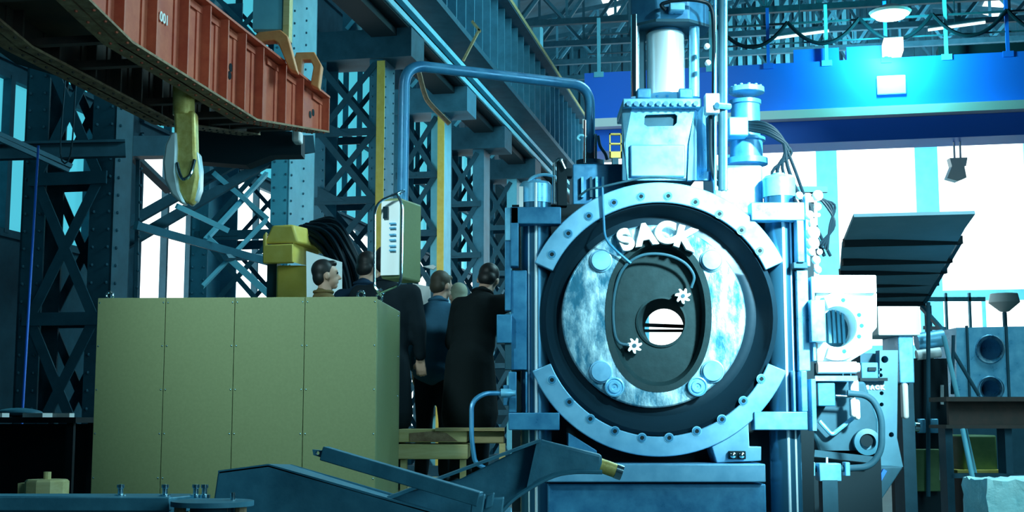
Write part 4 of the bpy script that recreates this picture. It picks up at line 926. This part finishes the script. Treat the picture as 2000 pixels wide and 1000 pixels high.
MB().tube(fillet([at(1600, 822, Y2 + .22), at(1625, 850, Y2 + .22), at(1668, 815, Y2 + .22)], .03), .016, 8).build('bent_rod', K['bright'], t)
MB().lathe([(.10, 0), (.10, .05), (.062, .06), (.06, 0), (0, -.02)], at(1691, 863, Y2 + .28), (0, -1, 0), 28).build('bearing_ring', K['col'], t)
MB().cyl(at(1693, 861, Y2 + .225), at(1693, 861, Y2 + .27), .045).build('bearing_hole', K['black'], t)
MB().pboxf(1588, 880, 1720, Y2 + .3, .5).build('pedestal', K['black'], t)
MB().bar(at(1590, 885, Y2 + .2), at(1705, 898, Y2 + .2), .03, .05).build('lower_rail', K['dark'], t)
hp = thing('looped_black_pipe', 'black pipe bent in a large loop at the right of the machine', 'pipe', at(1690, 910, 9.6))
MB().tube(fillet([at(1655, 768, 9.6), at(1700, 772, 9.6), at(1722, 812, 9.6), at(1722, 880, 9.6), at(1700, 912, 9.6), at(1655, 915, 9.6), at(1560, 916, 9.6)], .16, 8), .024, 12).build('pipe_body', K['dark'], hp)
for x in (1588, 1656): MB().pbox(x - 5, 903, x + 5, 930, 9.55, .1).build('union_nut', Br, hp, bevel=.005)
MB().pbox(1600, 905, 1644, 940, 9.5, .14).build('valve_body', Br, hp, bevel=.006)
MB().cyl(at(1615, 905, 9.57), at(1615, 893, 9.57), .008).build('valve_pin', WS, hp)
MB().pboxf(1606, 938, 1636, 9.5, .12).build('valve_post', K['dark'], hp)
# blue drilled upright with small SACK lettering
t = thing('drilled_upright', 'blue steel upright with a row of holes and small lettering SACK', 'machine', at(1735, 900, 10.6) * 1)
Y3 = 10.6
uh = [(1728, 702, 7), (1720, 722, 3), (1720, 733, 4), (1722, 768, 4), (1722, 790, 4), (1741, 849, 5)]
MB().plate([at(x, y, Y3) for x, y in ((1678, 745), (1718, 745), (1718, 684), (1754, 684), (1752, 855), (1764, 912), (1700, 912), (1678, 840))], [circ(x, y, r, Y3, 14) for x, y, r in uh], (0, .12, 0)).build('upright_plate', K['col'], t, bevel=.006)
MB().pbox(1680, 690, 1752, 905, Y3 + .16, .3).build('upright_core', K['dark'], t)
MB().pbox(1682, 708, 1716, 745, Y3 - .04, .2).build('bracket', K['blue'], t, bevel=.006)
MB().pbox(1696, 717, 1712, 724, Y3 - .06, .03).pbox(1680, 738, 1734, 744, Y3 - .07, .04).build('key_bar', K['black'], t)
up_ = t
for i, ch in enumerate('SACK'): letter(ch, 1694 + i * 9.6, 757, 0, Y3 - .003, .042, K['paint'], t, off=.0006, ex=.003)
MB().prism([at(1700, 912, Y3 - .3), at(1764, 912, Y3 - .3), at(1700, 1010, Y3 - .3), at(1600, 1010, Y3 - .3)], (0, .9, 0)).build('sloping_base', K['dark'], t, bevel=.01)
MB().bar(at(1728, 918, Y3 - .33), at(1688, 990, Y3 - .33), .03, .03).build('edge_strip', K['girder'], t)
MB().box((at(1700, 1000, Y3).x, Y3 + .1, .35), (.7, .7, .7)).build('foot', K['dark'], t)

# ------------------------------------------------------------------ ribbed canopy and structures farther right
t = thing('ribbed_canopy', 'large grey ribbed sheet canopy seen from below, right of the machine', 'canopy', at(1790, 600, 16))
ca = [at(1668, 424, 15.0), at(1905, 418, 15.0), at(1800, 597, 19.0), at(1640, 597, 19.0)]
mid = [at(1758, 418, 15.0)]
MB().prism([ca[0], ca[1], at(1885, 446, 15.6), at(1800, 597, 19.0), at(1636, 597, 19.0), at(1645, 480, 16.4)], (0, .02, .04)).build('sheet', K['tarp'], t)
for k, (y, x0, x1, Y) in enumerate(((474, 1648, 1878, 16.2), (511, 1645, 1858, 17.0), (532, 1640, 1848, 17.5), (556, 1640, 1832, 18.1), (576, 1640, 1816, 18.5), (596, 1640, 1806, 18.9))):
    MB().bar(at(x0, y, Y - .06), at(x1, y - 5, Y - .06), .10, .10).build('rib', K['black'], t)
for xx in (1812, 1650): MB().bar(at(xx, 597, 18.8), Vector((at(xx, 597, 18.8).x, 18.8, 0)), .08).build('post', K['dark'], t)
MB().bar(at(1876, 470, 16.3), at(1806, 590, 18.8), .05, .05).build('edge_rod', K['col'], t)
MB().bar(at(1800, 600, 18.5), at(1850, 655, 17.5), .05).bar(at(1806, 640, 18.5), at(1845, 642, 18), .05).build('brace', K['col'], t)
t = thing('white_bin', 'pale overexposed box body below the grey canopy', 'box', at(1755, 750, 12))
MB().pbox(1714, 598, 1798, 655, 11.4, .6).build('upper_body', WS, t, bevel=.01)
MB().pbox(1754, 655, 1787, 748, 11.45, .5).build('lower_body', K['bright'], t, bevel=.01)
MB().pboxf(1760, 748, 1784, 11.6, .3).build('leg', K['dark'], t)
MB().pbox(1763, 748, 1777, 818, 11.4, .1).build('pale_strip', WS, t, bevel=.02)
dm = thing('dark_press_body', 'black machine body with pale bands between the upright and the trestle', 'machine', at(1815, 880, 13.2) * 1)
MB().pboxf(1778, 700, 1850, 13.0, .8).build('main_body', K['black'], dm)
MB().cyl(at(1790, 668, 13.1), at(1842, 660, 13.1), .085).build('drum', K['bright'], dm)
MB().cyl(at(1790, 694, 13.0), at(1836, 688, 13.0), .05).build('white_drum', WS, dm)
for x in (1793, 1818): MB().pbox(x, 818, x + 16, 846, 12.95, .1).build('bracket', K['bright'], dm, bevel=.01)
MB().pbox(1782, 877, 1838, 960, 12.9, .1).build('front_door', K['green'], dm, bevel=.01)
MB().pbox(1750, 868, 1774, 902, 12.7, .2).build('pale_housing', K['pale'], dm, bevel=.03)
MB().lathe([(.03, 0), (.03, .05), (.05, .06), (.05, .1), (0, .12)], at(1774, 832, 12.9), (1, 0, -.1), 12).build('handwheel', K['chrome'], dm)
for x, y0, y1 in ((1840, 752, 790), (1838, 878, 938)): MB().cyl(at(x, y0, 12.9), at(x, y1, 12.9), .016).build('upright_rod', WS, dm)
MB().cyl(at(1813, 590, 12.85), at(1813, 970, 12.85), .02).build('riser', K['dark'], dm)
# castings with round bores
t = thing('bored_casting', 'large pale steel casting with two round bores at the right edge', 'casting', at(1940, 900, 15.5) * 1)
YC = 15.5
MB().plate([at(x, y, YC) for x, y in ((1868, 640), (2060, 636), (2060, 800), (1868, 800))], [circ(1934, 682, 27, YC, 32), circ(1938, 760, 24, YC, 32)], (0, .8, 0)).build('casting_body', K['bright'], t)
for y, r in ((682, 27), (760, 24)):
    MB().rings([circ(1934, y, r + 2, YC - .01, 32), circ(1934, y, r, YC - .03, 32), circ(1934, y, r - 6, YC + .05, 32), circ(1934, y, r - 8, YC + .8, 32)]).build('bore_rim', K['worn'], t, ang=60)
MB().plate(circ(1938, 760, 26, YC + .7, 32), [], (0, .04, 0)).build('bore_back', K['black'], t)
MB().pboxf(1860, 800, 2060, YC, .8).build('casting_foot', K['dark'], t)
for x in (1891, 1968): MB().pbox(x, 636, x + 3, 800, YC - .03, .05).build('casting_rib', K['dark'], t)
t = thing('steel_trestle', 'dark rusty beam trestle at the right edge before the bored casting', 'trestle', at(1930, 1000, 12.2) * 1)
MB().pbox(1848, 775, 2080, 784, 12.0, .5).pbox(1852, 784, 2080, 832, 12.2, .06).pbox(1848, 830, 2080, 837, 12.0, .5).build('top_beam', K['redk'], t)
for x in (1846, 1962, 2020): MB().pboxf(x, 837, x + 14, 12.1, .2).build('leg', K['dark'], t)
MB().pbox(1858, 925, 2020, 934, 12.1, .15).build('cross_bar', K['dark'], t)
tag(MB().cyl(at(1880, 838, 11.8), at(1945, 1157, 11.4), .022).build('leaning_rod', K['pale']), 'pale rod leaning under the rusty trestle', 'rod')
tag(MB().cyl(at(1843, 655, 12.6), at(1949, 1124, 12.6), .022).build('leaning_pipe', K['pale']), 'pale pipe leaning left of the bored casting', 'pipe')
tag(MB().cyl(at(1862, 655, 12.7), at(1860, 770, 12.7), .016).cyl(at(1862, 688, 12.7), at(1912, 772, 12.7), .018).build('dark_prop', K['dark']), 'dark angled prop bars before the bored casting', 'bar')
t = thing('green_cart', 'green lidded machine cart under the rusty trestle', 'cart', at(1900, 960, 13.4) * 1)
MB().pbox(1880, 850, 1950, 925, 13.2, .6).build('cart_body', K['green'], t, bevel=.02)
MB().pbox(1870, 918, 1960, 926, 13.1, .7).build('tray', K['yellow'], t)
MB().pboxf(1884, 926, 1946, 13.3, .4).build('base', K['black'], t)
t = thing('wrapped_bundle', 'bundle in crumpled pale plastic wrap in the bottom right corner', 'bundle', at(1965, 1000, 9.0) * 1)
m = MB(); bmesh.ops.create_cube(m.bm, size=1); bmesh.ops.subdivide_edges(m.bm, edges=m.bm.edges, cuts=8, use_grid_fill=True)
a, b = at(1928, 938, 9.0), at(2060, 1090, 9.0)
for v in m.bm.verts:
    v.co += Vector((random.uniform(-.02, .02), random.uniform(-.03, .03), random.uniform(-.025, .025)))
    v.co = Vector(((a.x + b.x) / 2 + v.co.x * (b.x - a.x), 9.25 + v.co.y * .5, (a.z + b.z) / 2 + v.co.z * (a.z - b.z)))
m.build('wrap', K['wrap'], t, ang=20)
zb = b.z - .02; MB().box(((a.x + b.x) / 2, 9.25, zb / 2), (.5, .5, zb)).build('pallet', K['timber'], t)
# background shelving and clutter at the far right floor
t = thing('wall_lamp_bowl', 'shallow bowl lamp on a slim stem before the far windows', 'lamp', at(1955, 640, 30))
MB().lathe([(.02, 0), (.1, .02), (.34, .22), (.34, .24), (.30, .42), (0, .43)], at(1962, 610, 30), (0, 0, 1), 20).build('bowl', K['white'], t)
bp = at(1962, 610, 30); MB().cyl(Vector((bp.x, 30, 0)), bp, .05).build('stem', K['col'], t)
t = thing('distant_railing', 'distant blue hand railing in front of the far windows', 'railing', at(1880, 640, 34))
MB().pbox(1812, 580, 1925, 588, 34, .1).build('rail', K['pale'], t)
for x in (1846, 1892): MB().pboxf(x, 572, x + 4, 34, .1).build('post', K['pale'], t)
for i in range(9):
    hgt = (2.6, 3.4, 2.9, 4.0, 2.2)[i % 5]
    tag(MB().hbox(44, 45.5, -4.5 + i * 1.7, -3.1 + i * 1.7, .1, hgt).hbox(44.1, 45.4, -4.4 + i * 1.7, -3.2 + i * 1.7, 0, .1).hbox(43.95, 44, -4.4 + i * 1.7, -3.85 + i * 1.7, .2, hgt - .15).hbox(43.95, 44, -3.75 + i * 1.7, -3.2 + i * 1.7, .2, hgt - .15).build('machine_cabinet', K['dark'] if i % 2 else K['col'], bevel=.02), 'dark machine cabinet standing along the distant floor below the far windows', 'cabinet', 'machine cabinets along the far floor')
# yellow rail end and platform ladder beyond the pipe foot
t = thing('yellow_guard_frame', 'small yellow guard frame behind the machine beside the pipe foot', 'frame', at(1203, 310, 12))
for (x0, y0, x1, y1) in ((1190, 260, 1193, 308), (1212, 260, 1215, 308), (1190, 260, 1215, 263), (1190, 279, 1215, 282), (1190, 296, 1215, 308)): MB().pbox(x0, y0, x1, y1, 12, .04).build('bar', K['yellow'], t)
MB().pboxf(1196, 308, 1208, 12, .1).build('post', K['dark'], t)

tag(MB().tube(smooth_path([at(818, 140, 26), at(830, 185, 26), at(842, 205, 26), at(878, 242, 26)], 5), .05, 8).build('loose_strap', K['rust']), 'tan strap hanging in a curve below the pipe arm corner', 'strap')
tag(MB().bar(at(936, 58, 30), at(905, 118, 30), .14, .05).bar(at(922, 42, 30), at(938, 62, 30), .14, .05).build('bent_bracket', K['timber'], sm=False), 'small tan bent bracket fixed to the runway girder above the pipe arm', 'bracket')
